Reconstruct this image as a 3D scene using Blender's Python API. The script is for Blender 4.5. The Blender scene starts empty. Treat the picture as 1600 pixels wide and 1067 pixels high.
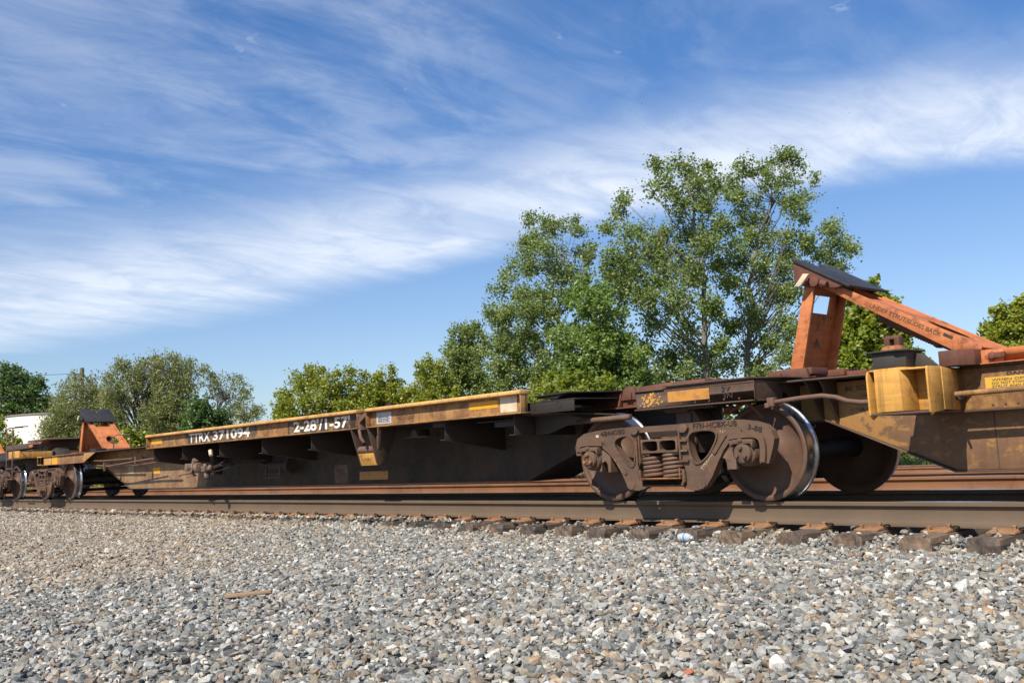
import bpy, bmesh, math, random
import numpy as np
from mathutils import Vector, Matrix, noise as mnoise
from mathutils.geometry import tessellate_polygon
R = math.radians
rnd = random.Random(7)
scene = bpy.context.scene

# ------------------------------------------------------------------ camera
cam_data = bpy.data.cameras.new("camera")
cam_data.sensor_width = 36.0
cam_data.lens = 34.06
cam_data.clip_start = 0.05
cam_data.clip_end = 6000
cam = bpy.data.objects.new("camera", cam_data)
scene.collection.objects.link(cam)
scene.camera = cam
YAW, PITCH, ROLL = 0.831118, 0.115715, -0.049995
fw = Vector((-math.sin(YAW)*math.cos(PITCH), math.cos(YAW)*math.cos(PITCH), math.sin(PITCH)))
rt = Vector((math.cos(YAW), math.sin(YAW), 0))
up = rt.cross(fw)
rt2 = rt*math.cos(ROLL) + up*math.sin(ROLL)
up2 = -rt*math.sin(ROLL) + up*math.cos(ROLL)
mw = Matrix((( rt2.x, up2.x, -fw.x, 0), (rt2.y, up2.y, -fw.y, -7.2761), (rt2.z, up2.z, -fw.z, 0.5082), (0, 0, 0, 1)))
cam.matrix_world = mw

# ------------------------------------------------------------------ light and sky
SUN_TRAVEL = Vector((-0.28, 1.0, -1.12)).normalized()
SUN_EL = math.asin(-SUN_TRAVEL.z)
to_sun = -SUN_TRAVEL
sun_d = bpy.data.lights.new("sun", 'SUN')
sun_d.energy = 5.0
sun_d.angle = R(0.53)
sun_d.color = (1.0, 0.925, 0.80)
sun = bpy.data.objects.new("sun", sun_d)
scene.collection.objects.link(sun)
sun.rotation_euler = SUN_TRAVEL.to_track_quat('-Z', 'Y').to_euler()
sun.location = (5, -20, 25)

world = bpy.data.worlds.new("World")
scene.world = world
world.use_nodes = True
wt = world.node_tree
for n in list(wt.nodes): wt.nodes.remove(n)
def wn(t, **kw):
    n = wt.nodes.new(t)
    for k, v in kw.items(): setattr(n, k, v)
    return n
def link(t, a, b): t.links.new(a, b)
def setin(t, sock, v):
    if hasattr(v, 'is_linked') or hasattr(v, 'links'): t.links.new(v, sock)
    else: sock.default_value = v
def M(t, op, a, b=0.0, c=0.0, clamp=False):
    n = t.nodes.new('ShaderNodeMath'); n.operation = op; n.use_clamp = clamp
    setin(t, n.inputs[0], a); setin(t, n.inputs[1], b); setin(t, n.inputs[2], c)
    return n.outputs[0]
def RANGE(t, v, a, b, c=0.0, d=1.0, smooth=True):
    n = t.nodes.new('ShaderNodeMapRange')
    if smooth: n.interpolation_type = 'SMOOTHSTEP'
    setin(t, n.inputs[0], v)
    for i, q in enumerate((a, b, c, d)): setin(t, n.inputs[1+i], q)
    return n.outputs[0]
def NOISE(t, vec, scale, detail=4, rough=0.55, dist=0.0, lac=2.0):
    n = t.nodes.new('ShaderNodeTexNoise'); n.noise_dimensions = '3D'
    setin(t, n.inputs['Vector'], vec)
    n.inputs['Scale'].default_value = scale; n.inputs['Detail'].default_value = detail
    n.inputs['Roughness'].default_value = rough; n.inputs['Distortion'].default_value = dist
    n.inputs['Lacunarity'].default_value = lac
    return n.outputs[0]
def MIX(t, f, a, b):
    n = t.nodes.new('ShaderNodeMix'); n.data_type = 'RGBA'
    setin(t, n.inputs[0], f); setin(t, n.inputs[6], a); setin(t, n.inputs[7], b)
    return n.outputs[2]
def XYZ(t, x, y, z):
    n = t.nodes.new('ShaderNodeCombineXYZ'); setin(t, n.inputs[0], x); setin(t, n.inputs[1], y); setin(t, n.inputs[2], z)
    return n.outputs[0]
def MAPPING(t, vec, loc=(0,0,0), rot=(0,0,0), scale=(1,1,1)):
    n = t.nodes.new('ShaderNodeMapping'); setin(t, n.inputs[0], vec)
    n.inputs['Location'].default_value = loc; n.inputs['Rotation'].default_value = rot; n.inputs['Scale'].default_value = scale
    return n.outputs[0]
SKY_STRENGTH = 0.098
sky = wn('ShaderNodeTexSky', sky_type='NISHITA', sun_disc=False)
sky.sun_elevation = SUN_EL
sky.sun_rotation = math.atan2(to_sun.x, to_sun.y)
sky.altitude = 100; sky.air_density = 1.0; sky.dust_density = 0.6; sky.ozone_density = 2.0
tc = wn('ShaderNodeTexCoord')
sep = wn('ShaderNodeSeparateXYZ'); link(wt, tc.outputs['Generated'], sep.inputs[0])
dx, dy, dz = sep.outputs
az = M(wt, 'MULTIPLY', M(wt, 'ARCTAN2', dx, dy), 57.2958)
el = M(wt, 'MULTIPLY', M(wt, 'ARCSINE', dz), 57.2958)
ezc = M(wt, 'MAXIMUM', M(wt, 'ADD', dz, 0.10), 0.05)
P = XYZ(wt, M(wt, 'DIVIDE', dx, ezc), M(wt, 'DIVIDE', dy, ezc), 0.0)
# streaked cirrus: stretched noise on a high flat layer, with two streak directions
Pa = MAPPING(wt, P, rot=(0, 0, R(38)), scale=(1.6, 0.45, 1))
Pb = MAPPING(wt, P, rot=(0, 0, R(-25)), scale=(0.5, 1.5, 1), loc=(3.1, 7.7, 0))
n_a = NOISE(wt, Pa, 1.5, 9, 0.60, 0.9)
n_b = NOISE(wt, Pb, 1.8, 9, 0.62, 0.5)
n_big = NOISE(wt, P, 0.55, 4, 0.55, 0.4)
n_fine = NOISE(wt, MAPPING(wt, P, rot=(0, 0, R(38)), scale=(1.5, .8, 1)), 3.4, 9, 0.62, 0.6)
# the broad band of thin cloud: its lower and upper edges as heights over the bearing
lowE = M(wt, 'MULTIPLY_ADD', M(wt, 'SINE', M(wt, 'MULTIPLY_ADD', az, 0.05236, 2.99)), 3.9, 10.2)
wob = M(wt, 'MULTIPLY_ADD', n_big, 4.0, -2.0)
wob2 = M(wt, 'MULTIPLY_ADD', n_a, 5.0, -2.5)
elw = M(wt, 'ADD', el, M(wt, 'ADD', M(wt, 'MULTIPLY', wob, 0.35), M(wt, 'MULTIPLY', wob2, 0.25)))
b_low = RANGE(wt, M(wt, 'SUBTRACT', elw, lowE), -0.7, 1.5)
b_high = RANGE(wt, M(wt, 'ADD', M(wt, 'SUBTRACT', elw, lowE), wob2), 2.2, 8.0, 1.0, 0.0)
band = M(wt, 'MULTIPLY', b_low, b_high)
tex = RANGE(wt, M(wt, 'ADD', M(wt, 'MULTIPLY', n_b, 0.25), M(wt, 'MULTIPLY', n_a, 0.8)), 0.34, 0.68)
tex_f = RANGE(wt, n_fine, 0.34, 0.62, 0.66, 1.10)
band_d = M(wt, 'MULTIPLY', band, M(wt, 'MULTIPLY_ADD', tex, 0.52, 0.38))
veil = M(wt, 'MULTIPLY', RANGE(wt, M(wt, 'ADD', M(wt, 'MULTIPLY', n_a, 0.6), M(wt, 'MULTIPLY', n_fine, 0.4)), 0.40, 0.66), RANGE(wt, n_big, 0.30, 0.62))
veil = M(wt, 'MULTIPLY', M(wt, 'MULTIPLY', veil, b_low), 0.27)
n_puff = NOISE(wt, P, 5.2, 6, 0.55, 0.3)
puff = M(wt, 'MULTIPLY', RANGE(wt, n_puff, 0.66, 0.78), M(wt, 'MULTIPLY', b_low, 0.40))
cl = M(wt, 'MULTIPLY', M(wt, 'MAXIMUM', M(wt, 'MAXIMUM', band_d, veil), puff), tex_f, clamp=True)
cl = M(wt, 'MULTIPLY', cl, RANGE(wt, el, 0.0, 6.0), clamp=True)
tint = MIX(wt, 1.0, sky.outputs[0], (1, 1, 1, 1))
tn = wn('ShaderNodeMix', data_type='RGBA', blend_type='MULTIPLY')
tn.inputs[0].default_value = 1.0
link(wt, sky.outputs[0], tn.inputs[6]); link(wt, MIX(wt, RANGE(wt, el, 6.0, 27.0), (0.86, 0.93, 1.08, 1), (0.52, 0.86, 1.22, 1)), tn.inputs[7])
col = MIX(wt, M(wt, 'MULTIPLY', cl, 0.92), tn.outputs[2], (8.0, 8.4, 9.0, 1))
bg = wn('ShaderNodeBackground'); bg.inputs['Strength'].default_value = SKY_STRENGTH
link(wt, col, bg.inputs['Color'])
wo = wn('ShaderNodeOutputWorld'); link(wt, bg.outputs[0], wo.inputs[0])

scene.view_settings.view_transform = 'Standard'
scene.view_settings.look = 'None'
scene.view_settings.exposure = 0.36
scene.view_settings.gamma = 1.0
scene.view_settings.use_curve_mapping = False
scene.cycles.max_bounces = 6
scene.cycles.transparent_max_bounces = 8

# ------------------------------------------------------------------ helpers
class MB:
    def __init__(s): s.v = []; s.f = []; s.sm = []
    def add(s, vs, fs, smooth=False):
        o = len(s.v); s.v += [tuple(p) for p in vs]; s.f += [tuple(i+o for i in f) for f in fs]; s.sm += [smooth]*len(fs); return s
    def box(s, x0, x1, y0, y1, z0, z1):
        return s.add([(x0,y0,z0),(x1,y0,z0),(x1,y1,z0),(x0,y1,z0),(x0,y0,z1),(x1,y0,z1),(x1,y1,z1),(x0,y1,z1)],
                     [(0,3,2,1),(4,5,6,7),(0,1,5,4),(1,2,6,5),(2,3,7,6),(3,0,4,7)])
    def prism(s, pts, a, b, ax='y', holes=()):
        # polygon in two axes, extruded along ax from a to b
        loops = [list(pts)] + [list(h) for h in holes]
        def mk(p, t):
            return (p[0], t, p[1]) if ax == 'y' else ((t, p[0], p[1]) if ax == 'x' else (p[0], p[1], t))
        flat = [p for l in loops for p in l]
        n = len(flat)
        tris = tessellate_polygon([[Vector((p[0], p[1], 0)) for p in l] for l in loops]) if (holes or len(pts) > 4) else [tuple(range(n))]
        vs = [mk(p, a) for p in flat] + [mk(p, b) for p in flat]
        fs = []
        for t in tris:
            t = tuple(t)
            fs.append(t); fs.append(tuple(i+n for i in reversed(t)))
        o = 0
        for l in loops:
            m = len(l)
            for i in range(m):
                j = (i+1) % m
                fs.append((o+i, o+j, o+j+n, o+i+n))
            o += m
        return s.add(vs, fs)
    def hexa(s, bot, top):
        return s.add(list(bot)+list(top), [(0,3,2,1),(4,5,6,7),(0,1,5,4),(1,2,6,5),(2,3,7,6),(3,0,4,7)])
    def tube(s, pts, r, n=10, cap=True):
        pts = [Vector(p) for p in pts]; rings = []; rs = r if isinstance(r, (list, tuple)) else [r]*len(pts)
        ref = None
        for i, p in enumerate(pts):
            d = (pts[min(i+1, len(pts)-1)] - pts[max(i-1, 0)]).normalized()
            if ref is None:
                ref = d.orthogonal().normalized()
            ref = (ref - d*ref.dot(d)).normalized()
            b = d.cross(ref)
            rings.append([p + (ref*math.cos(2*math.pi*k/n) + b*math.sin(2*math.pi*k/n))*rs[i] for k in range(n)])
        vs = [q for rr in rings for q in rr]; fs = []
        for i in range(len(pts)-1):
            for k in range(n):
                fs.append((i*n+k, i*n+(k+1)%n, (i+1)*n+(k+1)%n, (i+1)*n+k))
        s.add(vs, fs, True)
        if cap:
            m = (len(pts)-1)*n
            s.add(rings[0], [tuple(reversed(range(n)))]); s.add(rings[-1], [tuple(range(n))])
        return s
    def lathe(s, prof, c, n=64, ax='y'):
        # prof: list of (r, t) revolved about axis ax through c
        vs = []; fs = []
        for r, t in prof:
            for k in range(n):
                a = 2*math.pi*k/n; u, w = r*math.cos(a), r*math.sin(a)
                vs.append((c[0]+u, c[1]+t, c[2]+w) if ax == 'y' else ((c[0]+u, c[1]+w, c[2]+t) if ax == 'z' else (c[0]+t, c[1]+u, c[2]+w)))
        for i in range(len(prof)-1):
            for k in range(n):
                fs.append((i*n+k, i*n+(k+1)%n, (i+1)*n+(k+1)%n, (i+1)*n+k))
        return s.add(vs, fs, True)
    def mesh(s, name, mat, bevel=0, recalc=True, autosmooth=35):
        me = bpy.data.meshes.new(name)
        me.from_pydata(s.v, [], s.f)
        bm = bmesh.new(); bm.from_mesh(me)
        bmesh.ops.remove_doubles(bm, verts=bm.verts, dist=1e-5)
        if recalc: bmesh.ops.recalc_face_normals(bm, faces=bm.faces)
        if bevel:
            es = [e for e in bm.edges if len(e.link_faces) == 2 and e.calc_face_angle(0) > R(30)]
            bmesh.ops.bevel(bm, geom=es, offset=bevel, segments=2, profile=0.5, affect='EDGES', clamp_overlap=True)
        for f in bm.faces: f.smooth = True
        for e in bm.edges:
            e.smooth = not (len(e.link_faces) == 2 and e.calc_face_angle(0) > R(autosmooth))
        bm.to_mesh(me); bm.free()
        if mat: me.materials.append(mat)
        return me
    def build(s, name, mat, parent=None, bevel=0, loc=None, recalc=True, autosmooth=35, label=None):
        if parent is not None:
            o = root_loc(parent); s.v = [(x-o.x, y-o.y, z-o.z) for x, y, z in s.v]
        ob = bpy.data.objects.new(name, s.mesh(name, mat, bevel, recalc, autosmooth))
        scene.collection.objects.link(ob)
        if parent is not None: ob.parent = parent
        if loc is not None: ob.location = loc
        if label: ob['label'] = label
        return ob
def root_loc(o):
    p = Vector((0, 0, 0))
    while o is not None: p = p + Vector(o.location); o = o.parent
    return p
def thing(name, label, cat, loc=(0, 0, 0), group=None, rotz=0):
    o = bpy.data.objects.new(name, None); scene.collection.objects.link(o)
    o.empty_display_size = 0.2; o.location = loc; o.rotation_euler = (0, 0, rotz)
    o['label'] = label; o['category'] = cat
    if group: o['group'] = group
    return o
def tag(o, label=None, cat=None, group=None, kind=None):
    if label: o['label'] = label
    if cat: o['category'] = cat
    if group: o['group'] = group
    if kind: o['kind'] = kind
    return o
def kids(o): return [c for c in scene.objects if c.parent == o]
def copy_tree(o, parent=None, cmap=None):
    if cmap is None:
        cmap = {}
        for c in scene.objects:
            if c.parent is not None: cmap.setdefault(c.parent, []).append(c)
    c = o.copy(); scene.collection.objects.link(c); c.parent = parent
    for ch in cmap.get(o, []): copy_tree(ch, c, cmap)
    return c
def chaikin(pts, it=2, keep=()):
    for _ in range(it):
        out = []
        n = len(pts)
        for i in range(n):
            a, b = pts[i], pts[(i+1) % n]
            out.append((a[0]*.75+b[0]*.25, a[1]*.75+b[1]*.25)); out.append((a[0]*.25+b[0]*.75, a[1]*.25+b[1]*.75))
        pts = out
    return pts

# ------------------------------------------------------------------ materials
def mat(name):
    m = bpy.data.materials.new(name); m.use_nodes = True
    t = m.node_tree; b = t.nodes['Principled BSDF']
    return m, t, b
def rgb(c): return (c[0], c[1], c[2], 1.0)
def weathered(name, base, alt, rust, dirt, rust_amt=0.5, dirt_amt=0.4, scale=2.0, rough=0.65, bump=0.25, streak=0.5, spec=0.35, metal=0.0):
    m, t, b = mat(name)
    tc = t.nodes.new('ShaderNodeTexCoord'); g = t.nodes.new('ShaderNodeNewGeometry')
    pos = g.outputs['Position']
    big = NOISE(t, pos, scale*0.9, 5, 0.6, 0.4)
    mid = NOISE(t, pos, scale*4.5, 8, 0.68, 0.6)
    fine = NOISE(t, pos, scale*28, 6, 0.7)
    stv = MAPPING(t, pos, scale=(9.0*scale/2, 9.0*scale/2, 0.7*scale/2))
    st = NOISE(t, stv, 1.6, 5, 0.6, 0.3)
    hv = MAPPING(t, pos, scale=(1.3, 1.3, 14.0))
    hs = NOISE(t, hv, 2.0, 4, 0.55)
    c = MIX(t, RANGE(t, big, 0.38, 0.62), rgb(base), rgb(alt))
    rm = M(t, 'ADD', M(t, 'MULTIPLY', mid, 0.62), M(t, 'MULTIPLY', big, 0.38))
    rf = RANGE(t, rm, 0.63-rust_amt*0.30, 0.70-rust_amt*0.20)
    c = MIX(t, M(t, 'MULTIPLY', rf, 0.85), c, rgb(rust))
    sf = M(t, 'MULTIPLY', RANGE(t, st, 0.48, 0.72), streak)
    c = MIX(t, sf, c, rgb([r*0.75 for r in rust]))
    df = M(t, 'MULTIPLY', RANGE(t, M(t, 'ADD', M(t, 'MULTIPLY', hs, 0.5), M(t, 'MULTIPLY', fine, 0.5)), 0.42, 0.62), dirt_amt)
    c = MIX(t, df, c, rgb(dirt))
    t.links.new(c, b.inputs['Base Color'])
    rv = RANGE(t, mid, 0.3, 0.7, rough-0.12, rough+0.15, False)
    t.links.new(rv, b.inputs['Roughness'])
    b.inputs['Specular IOR Level'].default_value = spec
    b.inputs['Metallic'].default_value = metal
    if bump:
        bn = t.nodes.new('ShaderNodeBump'); bn.inputs['Strength'].default_value = bump; bn.inputs['Distance'].default_value = 0.006
        h = M(t, 'ADD', M(t, 'MULTIPLY', fine, 0.5), M(t, 'MULTIPLY', rf, 0.5))
        t.links.new(h, bn.inputs['Height']); t.links.new(bn.outputs[0], b.inputs['Normal'])
    return m
RUST = (0.11, 0.050, 0.026); DIRT = (0.075, 0.052, 0.038)
m_yellow = weathered('yellow_paint_rusting', (0.44, 0.235, 0.080), (0.33, 0.165, 0.062), (0.19, 0.090, 0.042), (0.15, 0.090, 0.052), 0.60, 0.40, 2.2, streak=0.7)
def two_tone():
    # brown road film with flecks of surviving yellow paint, more paint towards the neck of the sill
    m = weathered('sill_flecked_yellow', (0.225, 0.118, 0.060), (0.175, 0.096, 0.052), (0.17, 0.078, 0.044), (0.13, 0.080, 0.05), 0.40, 0.35, 2.5, streak=0.5)
    t = m.node_tree; b = t.nodes['Principled BSDF']; src = b.inputs['Base Color'].links[0].from_socket
    g = t.nodes.new('ShaderNodeNewGeometry'); sp = t.nodes.new('ShaderNodeSeparateXYZ'); t.links.new(g.outputs['Position'], sp.inputs[0])
    n = NOISE(t, MAPPING(t, g.outputs['Position'], scale=(1.0, 1.0, 1.7)), 7.0, 7, 0.68, 0.5)
    k = RANGE(t, sp.outputs[0], -4.25, -3.55, 0.22, 0.0)
    f = RANGE(t, M(t, 'ADD', n, k), 0.54, 0.68)
    t.links.new(MIX(t, M(t, 'MULTIPLY', f, 0.62), src, (0.46, 0.235, 0.065, 1)), b.inputs['Base Color'])
    return m
m_neck = two_tone()
m_arm = weathered('cross_arm_grime', (0.055, 0.038, 0.029), (0.042, 0.030, 0.024), (0.075, 0.040, 0.026), (0.035, 0.027, 0.022), 0.4, 0.5, 2.0)
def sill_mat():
    # the long centre sill: yellow brown paint near the hitch end, grime along the middle, blackened further to paint in the deck's shade
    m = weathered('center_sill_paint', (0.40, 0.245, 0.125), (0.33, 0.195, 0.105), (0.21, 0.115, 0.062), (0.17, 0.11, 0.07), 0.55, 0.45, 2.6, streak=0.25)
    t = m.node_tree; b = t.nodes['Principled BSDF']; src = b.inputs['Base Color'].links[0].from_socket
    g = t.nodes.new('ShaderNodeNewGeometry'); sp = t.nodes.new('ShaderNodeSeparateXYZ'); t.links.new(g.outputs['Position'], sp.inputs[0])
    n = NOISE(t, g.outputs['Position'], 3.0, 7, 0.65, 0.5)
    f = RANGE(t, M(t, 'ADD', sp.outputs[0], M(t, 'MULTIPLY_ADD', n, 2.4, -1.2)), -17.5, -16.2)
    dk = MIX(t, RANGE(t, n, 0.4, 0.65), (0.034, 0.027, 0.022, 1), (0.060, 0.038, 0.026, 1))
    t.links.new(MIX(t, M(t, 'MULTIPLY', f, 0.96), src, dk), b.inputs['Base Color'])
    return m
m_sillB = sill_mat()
m_yclean = weathered('yellow_paint_pedestal', (0.66, 0.34, 0.070), (0.55, 0.265, 0.058), (0.17, 0.075, 0.03), (0.14, 0.085, 0.045), 0.30, 0.30, 3.0)
m_lip = weathered('yellow_paint_lip', (0.63, 0.36, 0.115), (0.54, 0.29, 0.085), (0.22, 0.10, 0.04), (0.2, 0.12, 0.07), 0.34, 0.22, 3.0)
m_spine = weathered('grimy_yellow_sill', (0.185, 0.110, 0.058), (0.105, 0.068, 0.047), (0.085, 0.048, 0.034), (0.080, 0.054, 0.041), 0.68, 0.55, 2.6, streak=0.30)
m_neck0 = weathered('worn_yellow_neck', (0.46, 0.26, 0.07), (0.34, 0.18, 0.055), (0.10, 0.055, 0.033), (0.09, 0.06, 0.04), 0.52, 0.45, 3.0, streak=0.25)
m_brown = weathered('road_grime_brown', (0.105, 0.068, 0.048), (0.085, 0.054, 0.04), (0.13, 0.062, 0.036), (0.07, 0.05, 0.038), 0.45, 0.45, 2.5)
m_under = weathered('dark_underframe', (0.032, 0.025, 0.021), (0.024, 0.019, 0.016), (0.045, 0.026, 0.018), (0.018, 0.014, 0.012), 0.4, 0.5, 2.0)
m_cast = weathered('cast_steel_brown', (0.138, 0.078, 0.046), (0.092, 0.056, 0.037), (0.19, 0.084, 0.040), (0.055, 0.044, 0.037), 0.42, 0.40, 3.0, rough=0.6, bump=0.4, streak=0.2, spec=0.4)
m_wheel = weathered('wheel_plate_brown', (0.132, 0.070, 0.044), (0.100, 0.056, 0.037), (0.15, 0.066, 0.034), (0.060, 0.042, 0.032), 0.35, 0.25, 3.0, rough=0.6, bump=0.2, streak=0.0)
m_orange = weathered('orange_paint', (0.60, 0.200, 0.068), (0.50, 0.158, 0.055), (0.21, 0.072, 0.032), (0.13, 0.055, 0.03), 0.38, 0.30, 3.2, streak=0.28)
m_redbox = weathered('faded_red_paint', (0.20, 0.062, 0.034), (0.14, 0.052, 0.034), (0.11, 0.048, 0.030), (0.075, 0.048, 0.035), 0.5, 0.4, 3.0)
m_black = weathered('black_worn_plate', (0.022, 0.022, 0.024), (0.035, 0.034, 0.036), (0.075, 0.045, 0.033), (0.05, 0.042, 0.04), 0.25, 0.35, 2.5, rough=0.5, streak=0.2)
m_greyblack = weathered('grey_black_paint', (0.052, 0.044, 0.036), (0.045, 0.038, 0.032), (0.08, 0.05, 0.035), (0.06, 0.05, 0.04), 0.2, 0.3, 2.5, streak=0.1)
m_rod = weathered('rusty_rod', (0.17, 0.095, 0.062), (0.13, 0.075, 0.052), (0.16, 0.075, 0.045), (0.1, 0.065, 0.05), 0.4, 0.3, 6.0)
m_rustbright = weathered('fresh_rust', (0.44, 0.18, 0.055), (0.26, 0.105, 0.045), (0.15, 0.062, 0.034), (0.12, 0.07, 0.05), 0.45, 0.3, 5.0)
m_valve = weathered('valve_castings', (0.26, 0.175, 0.125), (0.17, 0.11, 0.08), (0.1, 0.06, 0.045), (0.06, 0.045, 0.035), 0.45, 0.4, 8.0)
m_railside = weathered('rail_side_brown', (0.140, 0.096, 0.060), (0.118, 0.082, 0.053), (0.16, 0.092, 0.050), (0.14, 0.10, 0.075), 0.35, 0.35, 1.2, rough=0.65, bump=0.15, streak=0.12)
m_railrust = weathered('rail_side_rust', (0.25, 0.112, 0.048), (0.20, 0.090, 0.042), (0.15, 0.065, 0.032), (0.20, 0.125, 0.09), 0.4, 0.35, 1.0, rough=0.7, bump=0.15, streak=0.1)
m_tieplate = weathered('tie_plate_rust', (0.33, 0.165, 0.075), (0.25, 0.125, 0.06), (0.19, 0.085, 0.045), (0.3, 0.2, 0.13), 0.4, 0.3, 6.0)
def steel(name, col, rough, metal=1.0):
    m, t, b = mat(name)
    g = t.nodes.new('ShaderNodeNewGeometry')
    n = NOISE(t, g.outputs['Position'], 30, 4, 0.6)
    t.links.new(MIX(t, n, rgb(col), rgb([c*0.75 for c in col])), b.inputs['Base Color'])
    t.links.new(RANGE(t, n, 0.3, 0.7, rough-0.05, rough+0.1, False), b.inputs['Roughness'])
    b.inputs['Metallic'].default_value = metal
    return m
m_tread = steel('polished_tread_steel', (0.50, 0.49, 0.48), 0.27)
m_railtop = steel('polished_rail_head', (0.60, 0.60, 0.60), 0.16)
def plain(name, col, rough=0.6, dirt=0.5, dcol=(0.2, 0.13, 0.08), scale=14, spec=0.4):
    m, t, b = mat(name)
    g = t.nodes.new('ShaderNodeNewGeometry')
    n = NOISE(t, g.outputs['Position'], scale, 6, 0.65, 0.3)
    t.links.new(MIX(t, M(t, 'MULTIPLY', RANGE(t, n, 0.42, 0.72), dirt), rgb(col), rgb(dcol)), b.inputs['Base Color'])
    b.inputs['Roughness'].default_value = rough; b.inputs['Specular IOR Level'].default_value = spec
    return m
m_white = plain('white_stencil_paint', (0.78, 0.74, 0.66), dirt=0.75, dcol=(0.34, 0.22, 0.12), scale=9)
m_letterbg = plain('black_lettering_panel', (0.035, 0.033, 0.032), dirt=1.0, dcol=(0.34, 0.185, 0.06), scale=7)
m_ink = plain('black_stencil_ink', (0.03, 0.025, 0.022), dirt=0.3)
m_ink2 = plain('faded_brown_ink', (0.10, 0.055, 0.03), dirt=0.4)
m_refl = plain('amber_reflector', (0.72, 0.33, 0.012), rough=0.4, dirt=0.35, dcol=(0.5, 0.22, 0.03))
m_refl_old = plain('worn_amber_panel', (0.50, 0.225, 0.045), rough=0.5, dirt=0.7, dcol=(0.24, 0.11, 0.05), scale=12)
m_signy = plain('yellow_notice_paint', (0.62, 0.37, 0.05), dirt=0.45, dcol=(0.42, 0.24, 0.06))
m_plateW = plain('data_plate', (0.45, 0.46, 0.48), dirt=0.4)
m_cream = plain('cream_notice_patch', (0.62, 0.52, 0.36), dirt=0.5, dcol=(0.36, 0.22, 0.1))
m_paleyellow = plain('pale_stencil', (0.45, 0.36, 0.20), dirt=0.8, dcol=(0.15, 0.09, 0.06), scale=30)
m_tape = plain('blue_label', (0.05, 0.22, 0.5), dirt=0.1)
m_birdm = plain('bird_feathers', (0.05, 0.04, 0.035), dirt=0.1)
m_wood = plain('weathered_pole_wood', (0.16, 0.135, 0.11), dirt=0.5, dcol=(0.08, 0.06, 0.05), scale=3)
m_castdark = plain('cast_letter_shadow', (0.035, 0.024, 0.018), dirt=0.3, dcol=(0.09, 0.06, 0.04))
m_wire = plain('wire', (0.05, 0.05, 0.05), dirt=0)
m_insul = plain('brown_insulator', (0.10, 0.045, 0.035), rough=0.3, dirt=0.1)
m_tank = weathered('tank_white_paint', (0.80, 0.76, 0.68), (0.76, 0.71, 0.62), (0.48, 0.30, 0.17), (0.6, 0.52, 0.42), 0.12, 0.3, 0.35, streak=0.22)
m_tankroof = plain('tank_roof_rim', (0.25, 0.20, 0.17))
def tie_mat():
    m, t, b = mat('creosoted_tie_wood')
    tcn = t.nodes.new('ShaderNodeTexCoord'); oi = t.nodes.new('ShaderNodeObjectInfo')
    pos = tcn.outputs['Object']
    off = XYZ(t, M(t, 'MULTIPLY', oi.outputs['Random'], 37.0), M(t, 'MULTIPLY', oi.outputs['Random'], 11.0), 0.0)
    vm = t.nodes.new('ShaderNodeVectorMath'); vm.operation = 'ADD'; t.links.new(pos, vm.inputs[0]); t.links.new(off, vm.inputs[1])
    gr = NOISE(t, MAPPING(t, vm.outputs[0], scale=(38, 2.2, 14)), 1.4, 7, 0.65, 0.4)
    sp = NOISE(t, vm.outputs[0], 9, 6, 0.65)
    rr = oi.outputs['Random']
    base = MIX(t, rr, (0.070, 0.056, 0.048, 1), (0.17, 0.120, 0.078, 1))
    c = MIX(t, M(t, 'MULTIPLY', RANGE(t, gr, 0.46, 0.66), 0.7), base, (0.035, 0.028, 0.026, 1))
    c = MIX(t, M(t, 'MULTIPLY', RANGE(t, sp, 0.5, 0.7), 0.6), c, (0.28, 0.16, 0.09, 1))
    t.links.new(c, b.inputs['Base Color']); b.inputs['Roughness'].default_value = 0.85
    bn = t.nodes.new('ShaderNodeBump'); bn.inputs['Strength'].default_value = 0.4; bn.inputs['Distance'].default_value = 0.012
    t.links.new(gr, bn.inputs['Height']); t.links.new(bn.outputs[0], b.inputs['Normal'])
    return m
m_tie = tie_mat()
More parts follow.
